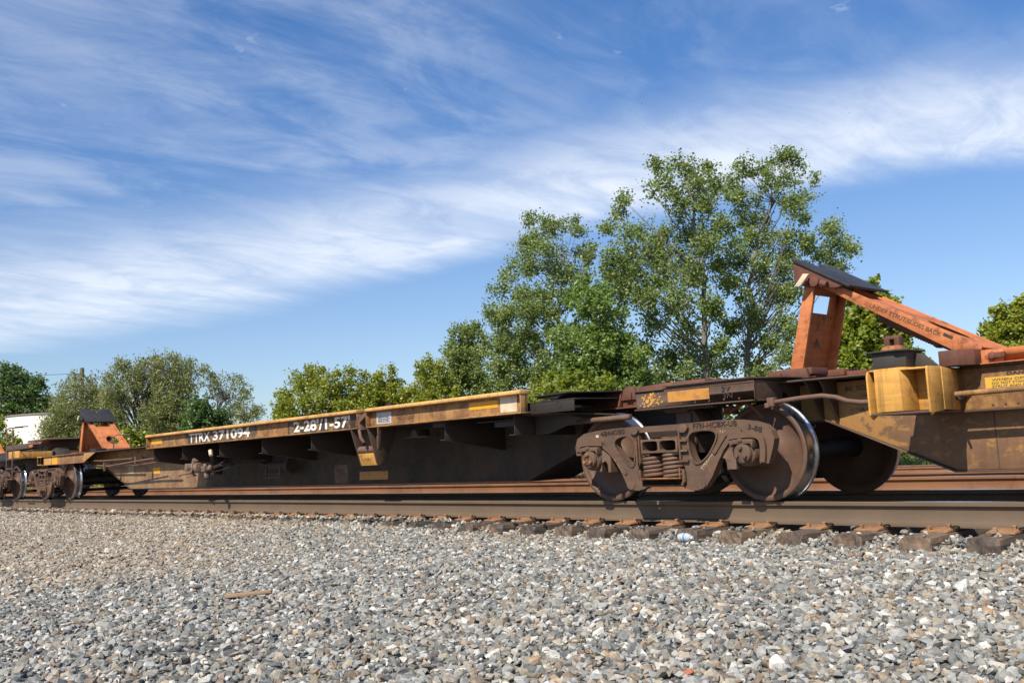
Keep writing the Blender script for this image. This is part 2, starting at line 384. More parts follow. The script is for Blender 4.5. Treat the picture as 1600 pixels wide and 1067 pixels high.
def stone_mat():
    m, t, b = mat('crushed_stone')
    oi = t.nodes.new('ShaderNodeObjectInfo'); tcn = t.nodes.new('ShaderNodeTexCoord'); g = t.nodes.new('ShaderNodeNewGeometry')
    at = t.nodes.new('ShaderNodeAttribute'); at.attribute_type = 'INSTANCER'; at.attribute_name = 'warm'
    ramp = t.nodes.new('ShaderNodeValToRGB'); r = ramp.color_ramp; r.interpolation = 'CONSTANT'
    cold = [(0.0, (.20,.203,.19)), (.13,(.27,.27,.25)), (.28,(.34,.335,.305)), (.41,(.14,.145,.142)), (.52,(.41,.395,.36)), (.62,(.24,.225,.185)), (.72,(.30,.265,.215)), (.80,(.225,.17,.12)), (.85,(.40,.335,.26)), (.89,(.55,.53,.48)), (.955,(.64,.60,.53)), (.99,(.40,.27,.16))]
    warm = [(0.0, (.26,.225,.175)), (.12,(.33,.285,.22)), (.26,(.39,.335,.26)), (.38,(.25,.235,.21)), (.48,(.46,.41,.335)), (.58,(.28,.215,.15)), (.68,(.36,.28,.195)), (.78,(.22,.155,.105)), (.85,(.46,.36,.25)), (.91,(.55,.52,.46)), (.95,(.60,.54,.46)), (.98,(.40,.25,.14))]
    def fill(rp, lst):
        e = rp.elements
        while len(e) > 1: e.remove(e[0])
        e[0].position = 0; e[0].color = rgb(lst[0][1])
        for p, c in lst[1:]:
            q = e.new(p); q.color = rgb(c)
    fill(r, cold); t.links.new(oi.outputs['Random'], ramp.inputs[0])
    ramp2 = t.nodes.new('ShaderNodeValToRGB'); ramp2.color_ramp.interpolation = 'CONSTANT'; fill(ramp2.color_ramp, warm); t.links.new(oi.outputs['Random'], ramp2.inputs[0])
    c = MIX(t, at.outputs['Fac'], ramp.outputs[0], ramp2.outputs[0])
    n = NOISE(t, g.outputs['Position'], 55, 6, 0.7, 0.5)
    hs = t.nodes.new('ShaderNodeHueSaturation'); t.links.new(c, hs.inputs['Color'])
    t.links.new(RANGE(t, n, 0.3, 0.7, 0.58, 1.10, False), hs.inputs['Value'])
    t.links.new(hs.outputs[0], b.inputs['Base Color'])
    b.inputs['Roughness'].default_value = 0.82; b.inputs['Specular IOR Level'].default_value = 0.3
    bn = t.nodes.new('ShaderNodeBump'); bn.inputs['Strength'].default_value = 0.5; bn.inputs['Distance'].default_value = 0.004
    t.links.new(n, bn.inputs['Height']); t.links.new(bn.outputs[0], b.inputs['Normal'])
    return m
m_stone = stone_mat()
def ground_mat():
    m, t, b = mat('ground_soil_and_fines')
    g = t.nodes.new('ShaderNodeNewGeometry'); pos = g.outputs['Position']
    sp = t.nodes.new('ShaderNodeSeparateXYZ'); t.links.new(pos, sp.inputs[0])
    n = NOISE(t, pos, 22, 8, 0.7); n2 = NOISE(t, pos, 0.7, 5, 0.6)
    gravel = MIX(t, RANGE(t, n, 0.35, 0.65), (0.085, 0.078, 0.07, 1), (0.20, 0.185, 0.165, 1))
    soil = MIX(t, n2, (0.07, 0.10, 0.025, 1), (0.13, 0.15, 0.05, 1))
    f = RANGE(t, M(t, 'ADD', sp.outputs[1], M(t, 'MULTIPLY', n2, 1.5)), 17.6, 18.8)
    t.links.new(MIX(t, f, gravel, soil), b.inputs['Base Color'])
    b.inputs['Roughness'].default_value = 0.95
    bn = t.nodes.new('ShaderNodeBump'); bn.inputs['Strength'].default_value = 1.0; bn.inputs['Distance'].default_value = 0.03
    t.links.new(n, bn.inputs['Height']); t.links.new(bn.outputs[0], b.inputs['Normal'])
    return m
m_ground = ground_mat()
def leaf_mat(name, a, b_, c_, trans=0.42):
    m, t, b = mat(name)
    at = t.nodes.new('ShaderNodeAttribute'); at.attribute_name = 'tint'
    r = t.nodes.new('ShaderNodeValToRGB'); e = r.color_ramp.elements
    e[0].position = 0.0; e[0].color = rgb(a); e[1].position = 1.0; e[1].color = rgb(c_)
    q = e.new(0.55); q.color = rgb(b_)
    t.links.new(at.outputs['Fac'], r.inputs[0]); t.links.new(r.outputs[0], b.inputs['Base Color'])
    b.inputs['Roughness'].default_value = 0.42; b.inputs['Specular IOR Level'].default_value = 0.5
    tr = t.nodes.new('ShaderNodeBsdfTranslucent')
    hs = t.nodes.new('ShaderNodeHueSaturation'); hs.inputs['Value'].default_value = 1.35; hs.inputs['Saturation'].default_value = 1.15; hs.inputs['Hue'].default_value = 0.49
    t.links.new(r.outputs[0], hs.inputs['Color']); t.links.new(hs.outputs[0], tr.inputs['Color'])
    mx = t.nodes.new('ShaderNodeMixShader'); mx.inputs[0].default_value = trans
    t.links.new(b.outputs[0], mx.inputs[1]); t.links.new(tr.outputs[0], mx.inputs[2])
    t.links.new(mx.outputs[0], t.nodes['Material Output'].inputs['Surface'])
    return m
m_leaf_poplar = leaf_mat('poplar_leaves', (0.124, 0.183, 0.045), (0.212, 0.271, 0.073), (0.366, 0.389, 0.153))
m_leaf_maple = leaf_mat('maple_leaves', (0.160, 0.202, 0.024), (0.275, 0.300, 0.038), (0.400, 0.400, 0.065))
m_leaf_mid = leaf_mat('mid_green_leaves', (0.108, 0.180, 0.036), (0.180, 0.258, 0.054), (0.288, 0.348, 0.084))
m_leaf_yellow = leaf_mat('yellow_green_leaves', (0.120, 0.180, 0.018), (0.220, 0.260, 0.026), (0.390, 0.350, 0.035))
m_leaf_willow = leaf_mat('willow_leaves', (0.140, 0.173, 0.051), (0.226, 0.244, 0.076), (0.342, 0.317, 0.104))
m_leaf_dark = leaf_mat('dark_leaves', (0.063, 0.121, 0.028), (0.109, 0.172, 0.044), (0.172, 0.230, 0.069))
m_grass = leaf_mat('grass_blades', (0.08, 0.12, 0.02), (0.16, 0.20, 0.045), (0.30, 0.29, 0.12))
m_bark = plain('grey_bark', (0.13, 0.11, 0.09), rough=0.9, dirt=0.6, dcol=(0.09, 0.07, 0.055), scale=12)
m_barkpale = plain('pale_poplar_bark', (0.21, 0.185, 0.15), rough=0.9, dirt=0.5, dcol=(0.13, 0.10, 0.08), scale=9)

# ------------------------------------------------------------------ lettering
def text(body, x0, x1, z0, z1, y, material, parent, name='lettering', bold=0.0, ang=0.0, depth=0.0012, facing='-y', label=None):
    """text fitted to the box x0..x1, z0..z1 (thing-independent world coords) on a plane facing the near side"""
    cu = bpy.data.curves.new(name, 'FONT'); cu.body = body; cu.size = 1.0; cu.offset = bold; cu.resolution_u = 3
    cu.extrude = 0.001; cu.align_x = 'LEFT'
    tmp = bpy.data.objects.new('tmp_text', cu); scene.collection.objects.link(tmp)
    dg = bpy.context.evaluated_depsgraph_get(); dg.update()
    me = bpy.data.meshes.new_from_object(tmp.evaluated_get(dg))
    bpy.data.objects.remove(tmp); bpy.data.curves.remove(cu)
    n = len(me.vertices); co = np.empty(n*3, 'f'); me.vertices.foreach_get('co', co); co = co.reshape(-1, 3)
    mn, mx = co.min(0), co.max(0)
    u = (co[:, 0]-mn[0])/(mx[0]-mn[0])*(x1-x0); w = (co[:, 1]-mn[1])/(mx[1]-mn[1])*(z1-z0)
    d = np.where(co[:, 2] > 0, -depth, depth*0.3)
    ca, sa = math.cos(ang), math.sin(ang)
    o = root_loc(parent)
    out = np.stack([x0 + u*ca - w*sa - o.x, y + d - o.y, z0 + u*sa + w*ca - o.z], 1) if facing == '-y' else np.stack([y - d - o.x, x0 + u - o.y, z0 + w - o.z], 1)
    me.vertices.foreach_set('co', out.astype('f').ravel()); me.update()
    me.materials.clear(); me.materials.append(material)
    ob = bpy.data.objects.new(name, me); scene.collection.objects.link(ob); ob.parent = parent
    if label: ob['label'] = label
    return ob
# ------------------------------------------------------------------ crown shapes: base, facing, trunk line (x, z), leaf clumps (x, z, radius) in metres
TREES = {
 'poplar_a': ((-21.46, 21.63), 0.6388, [(0.0, 1.9), (0.2, 4.0), (0.2, 5.5), (0.3, 6.7), (0.1, 8.0), (0.1, 9.1), (0.0, 10.3)],
  [(-0.5,11.1,0.36),(-0.0,10.9,0.4),(-1.1,10.8,0.27),(0.8,10.8,0.31),(-0.8,10.2,0.45),(0.3,10.0,0.49),(0.9,10.1,0.36),(-1.3,9.8,0.4),(-0.4,9.4,0.53),(0.6,9.2,0.54),(-2.4,9.6,0.27),(-2.7,9.1,0.4),(-1.9,8.9,0.54),(-1.1,8.7,0.58),(-0.1,8.5,0.58),(0.8,8.4,0.45),(-3.0,8.6,0.31),(-2.3,8.1,0.54),(-1.4,7.9,0.58),(-0.5,7.6,0.62),(0.4,7.5,0.53),(-2.9,7.4,0.49),(-3.2,7.0,0.4),(-2.2,7.1,0.54),(-1.0,6.8,0.62),(0.0,6.6,0.53),(-2.8,6.4,0.49),(-1.8,6.1,0.54),(-0.7,5.9,0.54),(-1.6,5.1,0.54),(-0.5,4.8,0.53),(0.5,5.4,0.45),(-0.3,3.9,0.53),(-1.2,3.8,0.54),(0.3,3.2,0.45),(0.7,4.0,0.4),(-2.1,4.3,0.45),(-1.5,3.1,0.45),(-0.6,3.0,0.54)]),
 'poplar_b': ((-21.34, 24.17), 0.5962, [(-0.0, 1.9), (0.1, 4.0), (0.5, 5.7), (0.4, 6.5), (0.7, 7.6), (0.9, 8.4), (1.2, 9.0), (1.8, 10.0)],
  [(2.1,11.2,0.42),(2.5,10.9,0.38),(1.4,11.1,0.42),(0.4,11.0,0.38),(0.1,10.7,0.38),(0.9,10.7,0.33),(2.8,10.0,0.42),(3.1,10.1,0.24),(1.7,10.3,0.52),(0.9,10.1,0.47),(0.2,10.0,0.42),(2.0,9.5,0.47),(1.1,9.3,0.47),(0.3,9.2,0.47),(2.2,8.9,0.47),(1.4,8.6,0.38),(-0.2,8.5,0.42),(0.5,8.4,0.47),(2.6,8.8,0.24),(1.9,8.0,0.47),(1.2,8.0,0.42),(0.1,7.6,0.47),(-0.6,7.6,0.42),(1.7,7.2,0.47),(3.7,8.4,0.38),(3.9,7.9,0.47),(4.2,7.5,0.33),(3.4,8.1,0.33),(3.7,7.1,0.43),(3.5,7.6,0.33),(3.1,7.4,0.33),(2.4,7.7,0.38),(1.0,7.0,0.42),(2.0,6.6,0.42),(1.3,6.3,0.47),(1.8,5.8,0.47),(-0.3,6.6,0.47),(0.1,5.8,0.47),(-0.4,5.1,0.47),(0.6,5.2,0.52),(1.4,5.0,0.42),(1.8,4.6,0.38),(0.0,4.0,0.56),(0.9,4.2,0.38),(-0.6,3.5,0.47),(1.5,3.7,0.38),(0.5,3.2,0.47),(1.7,3.1,0.28)]),
 'poplar_c': ((-27.14, 19.32), 0.7955, [(-0.0, 0.9), (0.3, 3.8), (0.4, 5.1), (0.6, 6.2), (0.8, 7.3), (0.9, 8.3)],
  [(0.1,9.8,0.3),(-0.4,9.6,0.34),(-0.6,9.2,0.38),(0.4,9.5,0.34),(0.8,9.4,0.34),(1.4,9.7,0.3),(1.5,9.1,0.38),(-0.1,8.8,0.42),(0.7,8.7,0.42),(1.5,8.5,0.42),(2.0,8.4,0.25),(-0.6,8.5,0.38),(0.3,8.1,0.47),(1.1,7.8,0.47),(1.8,7.9,0.38),(-1.2,8.0,0.42),(-0.5,7.7,0.47),(-1.4,7.5,0.38),(0.7,7.3,0.51),(1.5,7.2,0.42),(-1.7,6.8,0.42),(-0.9,6.7,0.47),(-0.0,6.7,0.51),(1.0,6.5,0.38),(-2.0,6.1,0.38),(-1.4,6.0,0.42),(-0.6,5.9,0.47),(0.2,5.8,0.38),(-1.6,5.4,0.42),(-0.9,5.2,0.47),(-1.9,4.8,0.47),(-1.2,4.5,0.51),(-0.4,4.8,0.42),(-0.1,4.1,0.42),(-1.8,4.0,0.51),(-1.0,3.7,0.51),(-1.7,3.3,0.42),(-0.4,3.4,0.42)]),
 'poplar_d': ((-30.67, 18.4), 0.8738, [(0.1, 1.1), (0.3, 3.7), (0.2, 4.6), (-0.0, 5.4)],
  [(-0.5,5.8,0.36),(-0.1,5.7,0.36),(0.3,5.8,0.31),(-0.7,5.4,0.4),(-0.1,5.2,0.4),(0.5,5.3,0.27),(-0.9,4.9,0.36),(-0.3,4.6,0.45),(0.3,4.8,0.36),(-0.7,4.2,0.4),(-0.0,4.3,0.4),(-0.4,3.7,0.45),(0.3,3.7,0.36),(-0.8,3.5,0.4),(0.5,3.3,0.36)]),
 'bush_e': ((-30.17, 15.83), 0.9171, [(-0.2, 1.1), (-0.0, 3.2)],
  [(-0.0,4.2,0.34),(-0.3,3.9,0.34),(0.4,4.1,0.38),(-0.2,3.4,0.42),(0.3,3.5,0.42),(-0.6,3.2,0.3),(-0.9,3.1,0.34),(0.7,3.6,0.38),(0.1,3.0,0.42),(-0.4,2.6,0.42),(0.8,2.9,0.42)]),
 'maple_a': ((-36.28, 13.89), 1.0426, [(-0.1, 1.4), (-0.0, 3.4)],
  [(0.2,4.5,0.33),(0.6,4.4,0.28),(-0.4,4.2,0.33),(-0.2,3.7,0.42),(0.2,4.0,0.47),(0.8,3.9,0.47),(-0.8,3.4,0.42),(-0.9,3.0,0.37),(-0.2,3.1,0.51),(0.5,3.2,0.51),(-1.2,2.8,0.23)]),
 'maple_b': ((-34.53, 14.83), 1.0013, [(0.1, 1.3), (0.1, 3.3)],
  [(-0.4,4.1,0.32),(0.1,4.3,0.27),(-0.3,3.6,0.5),(0.2,3.8,0.41),(0.8,4.0,0.37),(0.5,3.3,0.5),(-0.4,2.9,0.46),(0.5,2.7,0.46),(1.0,3.4,0.41)]),
 'maple_c': ((-34.39, 16.83), 0.9594, [(-0.1, 1.3), (0.0, 3.3)],
  [(-0.4,4.1,0.33),(0.1,4.3,0.28),(0.3,3.8,0.37),(-0.3,3.6,0.42),(0.4,3.2,0.42),(-0.6,3.0,0.47),(0.7,3.1,0.37),(-0.0,2.7,0.47)]),
 'maple_d': ((-20.9, 15.62), 0.7398, [(-0.1, 1.9), (0.1, 3.8)],
  [(-0.5,5.5,0.38),(0.1,5.8,0.46),(-0.0,5.0,0.54),(0.6,4.7,0.46),(0.8,4.0,0.46),(0.1,4.1,0.54),(-0.5,3.9,0.46),(1.1,3.4,0.38),(0.4,3.2,0.54),(-0.4,3.0,0.46),(1.4,2.8,0.38),(1.1,2.8,0.38),(-0.9,4.6,0.46),(-1.1,3.5,0.46),(-0.4,6.1,0.38),(-0.9,5.5,0.38)]),
 'maple_e': ((-20.44, 13.29), 0.7823, [(0.07, 0.78), (0.14, 2.19)],
  [(-0.34,2.73,0.26),(0.17,2.64,0.29),(0.62,2.68,0.26),(-0.1,2.39,0.29),(0.93,2.4,0.29),(1.32,2.45,0.26),(-0.81,2.43,0.29),(0.27,2.18,0.32),(-0.38,2.08,0.32),(0.9,1.95,0.32),(-0.9,1.98,0.32)]),
 'sapling': ((-12.72, 16.54), 0.4907, [(-0.07, 1.12), (0.04, 2.44), (0.23, 3.09), (0.47, 3.74), (0.63, 4.12)],
  [(-0.01,4.02,0.18),(0.17,3.87,0.18),(-0.1,3.72,0.21),(0.27,3.62,0.21),(0.64,4.29,0.18),(0.81,4.11,0.18),(0.56,4.4,0.14),(0.99,4.02,0.11),(0.49,3.94,0.21),(0.66,3.79,0.21),(-0.22,3.47,0.21),(0.06,3.37,0.25),(0.37,3.28,0.25),(0.69,3.38,0.21),(0.93,3.29,0.21),(1.1,3.48,0.14),(-0.41,3.08,0.21),(-0.1,2.98,0.28),(0.27,2.89,0.28),(0.59,2.99,0.18),(-0.44,2.68,0.21),(-0.14,2.52,0.28),(0.17,2.49,0.25),(-0.35,2.27,0.21),(-0.04,2.18,0.21),(1.15,3.01,0.09),(1.22,2.8,0.09),(1.16,3.21,0.09),(0.43,2.54,0.21),(0.75,2.65,0.21),(0.94,2.43,0.18),(1.4,2.49,0.11),(1.51,2.32,0.11),(1.26,2.21,0.14),(1.55,2.12,0.09),(0.45,2.14,0.21),(0.82,2.11,0.21)]),
 'edge_tree': ((-11.66, 23.6), 0.361, [(0.2, 1.4), (0.4, 2.9), (0.4, 3.7)],
  [(-0.0,4.1,0.17),(0.1,4.0,0.23),(0.4,4.1,0.23),(0.6,3.9,0.23),(-0.4,3.7,0.14),(-0.1,3.7,0.17),(0.1,3.5,0.26),(0.4,3.5,0.26),(0.6,3.4,0.26),(-0.3,3.3,0.14),(-0.2,3.3,0.17),(0.0,3.2,0.23),(-0.4,3.2,0.14),(-0.2,3.1,0.17),(0.3,3.1,0.23),(0.7,4.3,0.26),(0.9,3.9,0.29),(0.9,3.4,0.29),(0.5,3.0,0.26),(0.6,4.3,0.17),(-0.1,2.9,0.23)]),
 'ash_far': ((-120.59, 25.62), 1.3045, [(-0.3, 0.8), (-0.3, 8.2), (-0.4, 11.0)],
  [(-1.3,12.8,0.89),(-0.4,12.6,0.78),(-1.6,11.6,1.11),(-0.6,11.4,1.11),(0.6,12.2,0.78),(1.5,11.8,0.89),(2.3,11.1,0.55),(0.3,11.0,1.0),(-1.5,10.0,1.22),(-0.2,10.0,1.11),(1.2,10.4,0.89),(1.0,9.6,0.89),(-0.9,8.6,1.11),(0.5,8.8,1.11),(-2.5,11.6,1.11),(-2.7,9.8,1.33),(-2.4,13.2,0.89),(1.6,9.0,1.11),(2.6,9.3,1.0),(0.1,8.6,0.89),(-1.3,8.0,0.89),(-2.5,7.7,1.11),(3.0,8.1,0.89),(1.6,8.0,0.89)]),
 'olive_shrub': ((-85.02, 15.44), 1.3097, [(-0.4, 0.7), (-0.4, 3.5)],
  [(-0.7,4.0,0.53),(-0.1,3.9,0.47),(0.2,3.4,0.37),(-0.8,4.8,0.38),(-0.6,3.2,0.55),(-0.2,3.0,0.55),(-1.3,5.3,0.63),(-1.3,4.0,0.78)]),
 'willow_a': ((-60.91, 12.36), 1.2589, [(0.0, -0.0), (0.1, 2.9), (0.2, 4.4), (0.1, 5.3)],
  [(0.0,6.4,0.45),(-0.5,6.0,0.4),(-0.1,5.7,0.57),(1.1,6.4,0.34),(0.7,5.9,0.45),(1.3,5.7,0.45),(-0.7,5.3,0.51),(0.0,5.1,0.68),(0.8,5.2,0.57),(-1.0,4.6,0.57),(-0.3,4.3,0.68),(0.5,4.4,0.63),(1.3,4.8,0.51),(-1.2,3.8,0.51),(-0.5,3.6,0.68),(-1.4,3.2,0.57),(-0.8,2.9,0.57),(0.0,3.1,0.57),(1.6,5.1,0.57),(1.7,4.3,0.57),(0.7,3.5,0.68),(1.4,3.7,0.57),(1.3,2.9,0.68)]),
 'willow_b': ((-55.67, 15.12), 1.1884, [(-0.7, -0.2), (-0.7, 2.6), (-0.7, 3.5), (-1.0, 3.9), (-0.9, 4.9), (-1.2, 5.8)],
  [(-1.8,6.6,0.48),(-2.1,6.1,0.48),(-1.4,6.7,0.43),(-2.4,6.0,0.37),(-0.8,6.8,0.48),(-0.4,7.1,0.37),(-0.6,6.5,0.53),(0.1,7.2,0.37),(0.3,6.7,0.53),(0.8,7.0,0.48),(1.3,7.1,0.37),(1.0,6.4,0.59),(1.7,6.7,0.43),(2.1,6.8,0.32),(1.9,6.2,0.43),(-2.2,5.5,0.53),(-1.6,5.7,0.53),(-0.4,5.7,0.64),(0.4,5.7,0.64),(1.1,5.6,0.64),(1.8,5.4,0.53),(-2.5,5.1,0.48),(-1.9,4.8,0.48),(-0.2,4.9,0.64),(0.5,4.7,0.64),(1.2,4.7,0.64),(1.8,4.6,0.53),(-0.1,4.0,0.64),(0.5,3.9,0.64),(1.2,3.8,0.64),(-0.0,3.2,0.53),(0.5,3.2,0.53),(-2.1,4.0,0.53),(-1.8,3.3,0.53),(-2.2,2.8,0.64),(-0.9,2.6,0.64),(0.1,2.3,0.75),(1.0,2.5,0.75)]),
 'maple_far': ((-47.34, 14.24), 1.1442, [(0.1, -0.3), (0.1, 2.8)],
  [(-0.3,3.8,0.46),(0.2,3.6,0.42),(-0.5,3.3,0.46),(0.1,3.2,0.51),(0.6,3.3,0.37),(1.0,3.3,0.37),(-0.4,2.9,0.37),(0.5,2.8,0.37),(0.1,2.2,0.55),(1.0,2.5,0.46)]),
 'willow_c': ((-55.89, 19.56), 1.1231, [(-0.6, -0.5), (-0.7, 2.5), (-0.5, 3.9), (-0.1, 4.6), (0.4, 4.9)],
  [(-1.2,6.6,0.39),(-0.8,6.3,0.5),(-0.3,6.2,0.39),(-1.4,6.0,0.5),(-0.5,5.7,0.55),(0.3,5.9,0.5),(0.8,6.0,0.39),(1.0,5.5,0.5),(1.3,5.3,0.33),(0.1,5.2,0.55),(0.8,5.0,0.5),(1.2,4.9,0.39),(0.5,4.5,0.44),(1.0,4.4,0.39),(-0.5,5.1,0.5),(1.1,3.8,0.44),(1.8,4.1,0.39),(2.2,4.1,0.33),(2.0,3.8,0.39),(0.6,3.8,0.39),(1.4,3.6,0.28),(0.3,3.3,0.44)]),
 'yellow_bush': ((-44.88, 9.74), 1.2085, [(0.1, 0.3), (0.1, 1.7)],
  [(0.1,2.2,0.38),(0.5,2.0,0.34),(-0.2,1.9,0.38),(0.3,1.7,0.43),(-0.2,2.3,0.26)]),
}
# ------------------------------------------------------------------ ground
def smooth(a, b, v):
    t = min(1, max(0, (v-a)/(b-a))); return t*t*(3-2*t)
def gh(x, y):
    n = mnoise.noise(Vector((x*0.9, y*0.9, 0)))*0.022 + mnoise.noise(Vector((x*2.6, y*2.6, 5)))*0.010
    if y < -0.55:
        d = -0.55-y
        z = -0.320 - 0.030*min(d, 4.2) - 0.02*smooth(4, 9, d)
        z += 0.050*smooth(-7.0, -10.5, x)*(1-smooth(0, 1.8, d))
        return z + n*smooth(0, 0.5, d)
    if y < 2.1: return -0.318 + 0.048*smooth(-.55, -.25, y) + n*0.3 + 0.046*smooth(-7.0, -10.5, x)*(1-smooth(-.55, -.1, y)*.5)
    z = -0.30 - 0.27*smooth(7, 13.5, y) - 0.10*smooth(17, 20, y)
    z += mnoise.noise(Vector((x*0.15, y*0.15, 9)))*0.12*smooth(18, 30, y)
    return z + n*0.6
def axis(segs):
    out = []
    for a, b, st in segs:
        v = a
        while v < b-1e-6: out.append(v); v += st
    out.append(segs[-1][1]); return out
gx = axis([(-3000, -400, 650), (-400, -130, 45), (-130, -40, 6), (-40, 6, 0.35), (6, 40, 3.4), (40, 400, 60), (400, 3000, 650)])
gy = axis([(-1500, -60, 360), (-60, -9, 8.5), (-9, -6.5, 0.5), (-6.5, 2.5, 0.15), (2.5, 24, 0.7), (24, 90, 6), (90, 400, 62), (400, 3400, 600)])
nx, ny = len(gx), len(gy)
gv = [(x, y, gh(x, y)) for y in gy for x in gx]
gf = [(j*nx+i, j*nx+i+1, (j+1)*nx+i+1, (j+1)*nx+i) for j in range(ny-1) for i in range(nx-1)]
gmesh = bpy.data.meshes.new('ground'); gmesh.from_pydata(gv, [], gf)
gmesh.polygons.foreach_set('use_smooth', [True]*len(gf)); gmesh.materials.append(m_ground)
ground = bpy.data.objects.new('ground', gmesh); scene.collection.objects.link(ground)
tag(ground, kind='structure')

# ------------------------------------------------------------------ tracks
RAIL_P = [(-.0372, -.006), (-.031, -.0005), (-.015, .0), (.015, .0), (.031, -.0005), (.0372, -.006), (.0372, -.032), (.030, -.039), (.011, -.050), (.0085, -.062), (.0085, -.140),
          (.014, -.156), (.035, -.164), (.076, -.174), (.076, -.186), (-.076, -.186), (-.076, -.174), (-.035, -.164), (-.014, -.156), (-.0085, -.140), (-.0085, -.062), (-.011, -.050), (-.030, -.039), (-.0372, -.032)]
def rail(y, x0, x1, material, parent, z=0.0):
    m = MB(); vs = []; n = len(RAIL_P)
    for X in (x0, x1): vs += [(X, y+a, z+b) for a, b in RAIL_P]
    m.add(vs, [(i, (i+1) % n, (i+1) % n+n, i+n) for i in range(n)])
    ob = m.build('rail', material, parent, autosmooth=25)
    t = MB(); hd = [(-.030, -.0004), (-.015, .0012), (.015, .0012), (.030, -.0004)]
    vs = []
    for X in (x0, x1): vs += [(X, y+a, z+b) for a, b in hd]
    t.add(vs, [(i, i+1, i+5, i+4) for i in range(3)])
    t.build('running_surface', m_railtop, ob, recalc=False)
    return ob
track = thing('railway_track', 'nearest railway track, carrying the spine cars, brown rail on dark wooden ties', 'railway track', (0, 0.755, 0), 'parallel railway tracks')
rail(0.0, -130, 8, m_railside, track); rail(1.51, -130, 8, m_railside, track)
tie_mesh = []
for k in range(5):
    r2 = random.Random(100+k); bm = bmesh.new()
    bmesh.ops.create_cube(bm, size=1.0)
    for v in bm.verts: v.co = Vector((v.co.x*0.228, v.co.y*2.59, v.co.z*0.178))
    ed = [e for e in bm.edges if abs(e.verts[0].co.y-e.verts[1].co.y) > 1]
    bmesh.ops.subdivide_edges(bm, edges=ed, cuts=14, use_grid_fill=True)
    bmesh.ops.subdivide_edges(bm, edges=[e for e in bm.edges if abs(e.verts[0].co.x-e.verts[1].co.x) > .1], cuts=5, use_grid_fill=True)
    bmesh.ops.subdivide_edges(bm, edges=[e for e in bm.edges if abs(e.verts[0].co.z-e.verts[1].co.z) > .1], cuts=3, use_grid_fill=True)
    for v in bm.verts:
        p = v.co; e_ = 1 if abs(p.y) > 1.29 else 0
        q_ = Vector((p.x*22, p.y*2.0, p.z*22+k*9))
        d = mnoise.noise(q_)*0.010 + mnoise.noise(q_*2.7)*0.006
        cor = (abs(p.x)/0.114)**6 * (abs(p.z)/0.089)**6
        p.x *= 1-0.07*cor; p.z *= 1-0.08*cor
        p.z += d if p.z > 0.08 else 0
        p.x += d*0.8 if abs(p.x) > 0.11 else 0
        if e_: p.y += (mnoise.noise(q_*1.9)*0.022 + r2.uniform(-.006, .006)) - math.copysign(0.02*cor, p.y)
        if e_ and k in (1, 3) and abs(p.x - 0.02*(k-2)) < 0.02: p.y += 0.022 if p.y < 0 else -0.022
    for f in bm.faces: f.smooth = False
    me = bpy.data.meshes.new('sleeper'); bm.to_mesh(me); bm.free(); me.materials.append(m_tie); tie_mesh.append(me)
TIES = []
pm = MB()
pm.prism([(-.205, 0), (-.205, .010), (-.085, .024), (.085, .024), (.19, .010), (.19, 0)], -.098, .098, 'x')
pm.box(-.098, .098, -.084, -.0775, .0235, .031)
plate_me = pm.mesh('tie_plate', m_tieplate, 0.002)
sm = MB(); sm.box(-.008, .008, -.008, .008, 0, .022); sm.box(-.014, .014, -.010, .022, .022, .034)
spike_me = sm.mesh('spike', m_tieplate, 0.002)
am = MB(); am.tube([(-.02, -.02, .012), (.012, -.03, .020), (.026, -.01, .018), (.02, .03, .004)], .008, 6)
anchor_me = am.mesh('rail_anchor', m_under)
for k in range(-62, 9):
    X = -4.302 + 0.4965*k + rnd.uniform(-.022, .022)
    if abs(k) < 1: X = -4.302
    z = -0.210-0.089; rz = rnd.uniform(-.018, .018)
    so = bpy.data.objects.new('sleeper', tie_mesh[k % 5 if k != 0 else 1]); scene.collection.objects.link(so)
    so.parent = track; yo = rnd.uniform(-.035, .03); so.location = (X, yo, z + (0 if k > -14 else rnd.uniform(-.004, .004))); so.rotation_euler = (0, 0, rz + (math.pi if k % 2 else 0))
    TIES.append((X, yo-1.295+0.755))
    po = bpy.data.objects.new('tie_plate', plate_me); scene.collection.objects.link(po)
    po.parent = track; po.location = (X, -0.755, -0.2105); po.rotation_euler = (0, 0, rz)
    if k > -30:
        for sx, sy in ((.055, -.088), (-.045, -.165)):
            s_ = bpy.data.objects.new('spike', spike_me); scene.collection.objects.link(s_); s_.parent = po
            s_.location = (sx + rnd.uniform(-.01, .01), sy, .010 if sy < -.1 else 0.020); s_.rotation_euler = (rnd.uniform(-.1, .1), 0, rnd.uniform(-.4, .4))
        a_ = bpy.data.objects.new('rail_anchor', anchor_me); scene.collection.objects.link(a_); a_.parent = po
        a_.location = (0.108, -0.082, 0.020); a_.rotation_euler = (0, 0, rnd.uniform(-.2, .2))
def side_track(y0, z, label, x0, x1):
    t = thing('railway_track', label, 'railway track', (0, y0+0.755, z), 'parallel railway tracks')
    rail(y0, x0, x1, m_railrust, t, z); rail(y0+1.51, x0, x1, m_railrust, t, z)
    m = MB(); X = x0
    while X < x1:
        m.box(X-.114, X+.114, y0+.755-1.29, y0+.755+1.29, z-.388, z-.200); X += 0.497
    tag(m.build('sleepers', m_tie, t, recalc=False), kind='stuff')
side_track(4.20, 0.0, 'middle railway track with rust orange rails, just behind the spine cars', -150, 8)
side_track(15.4, -0.27, 'farthest railway track with rusty rails, at the edge of the green grass', -150, 8)

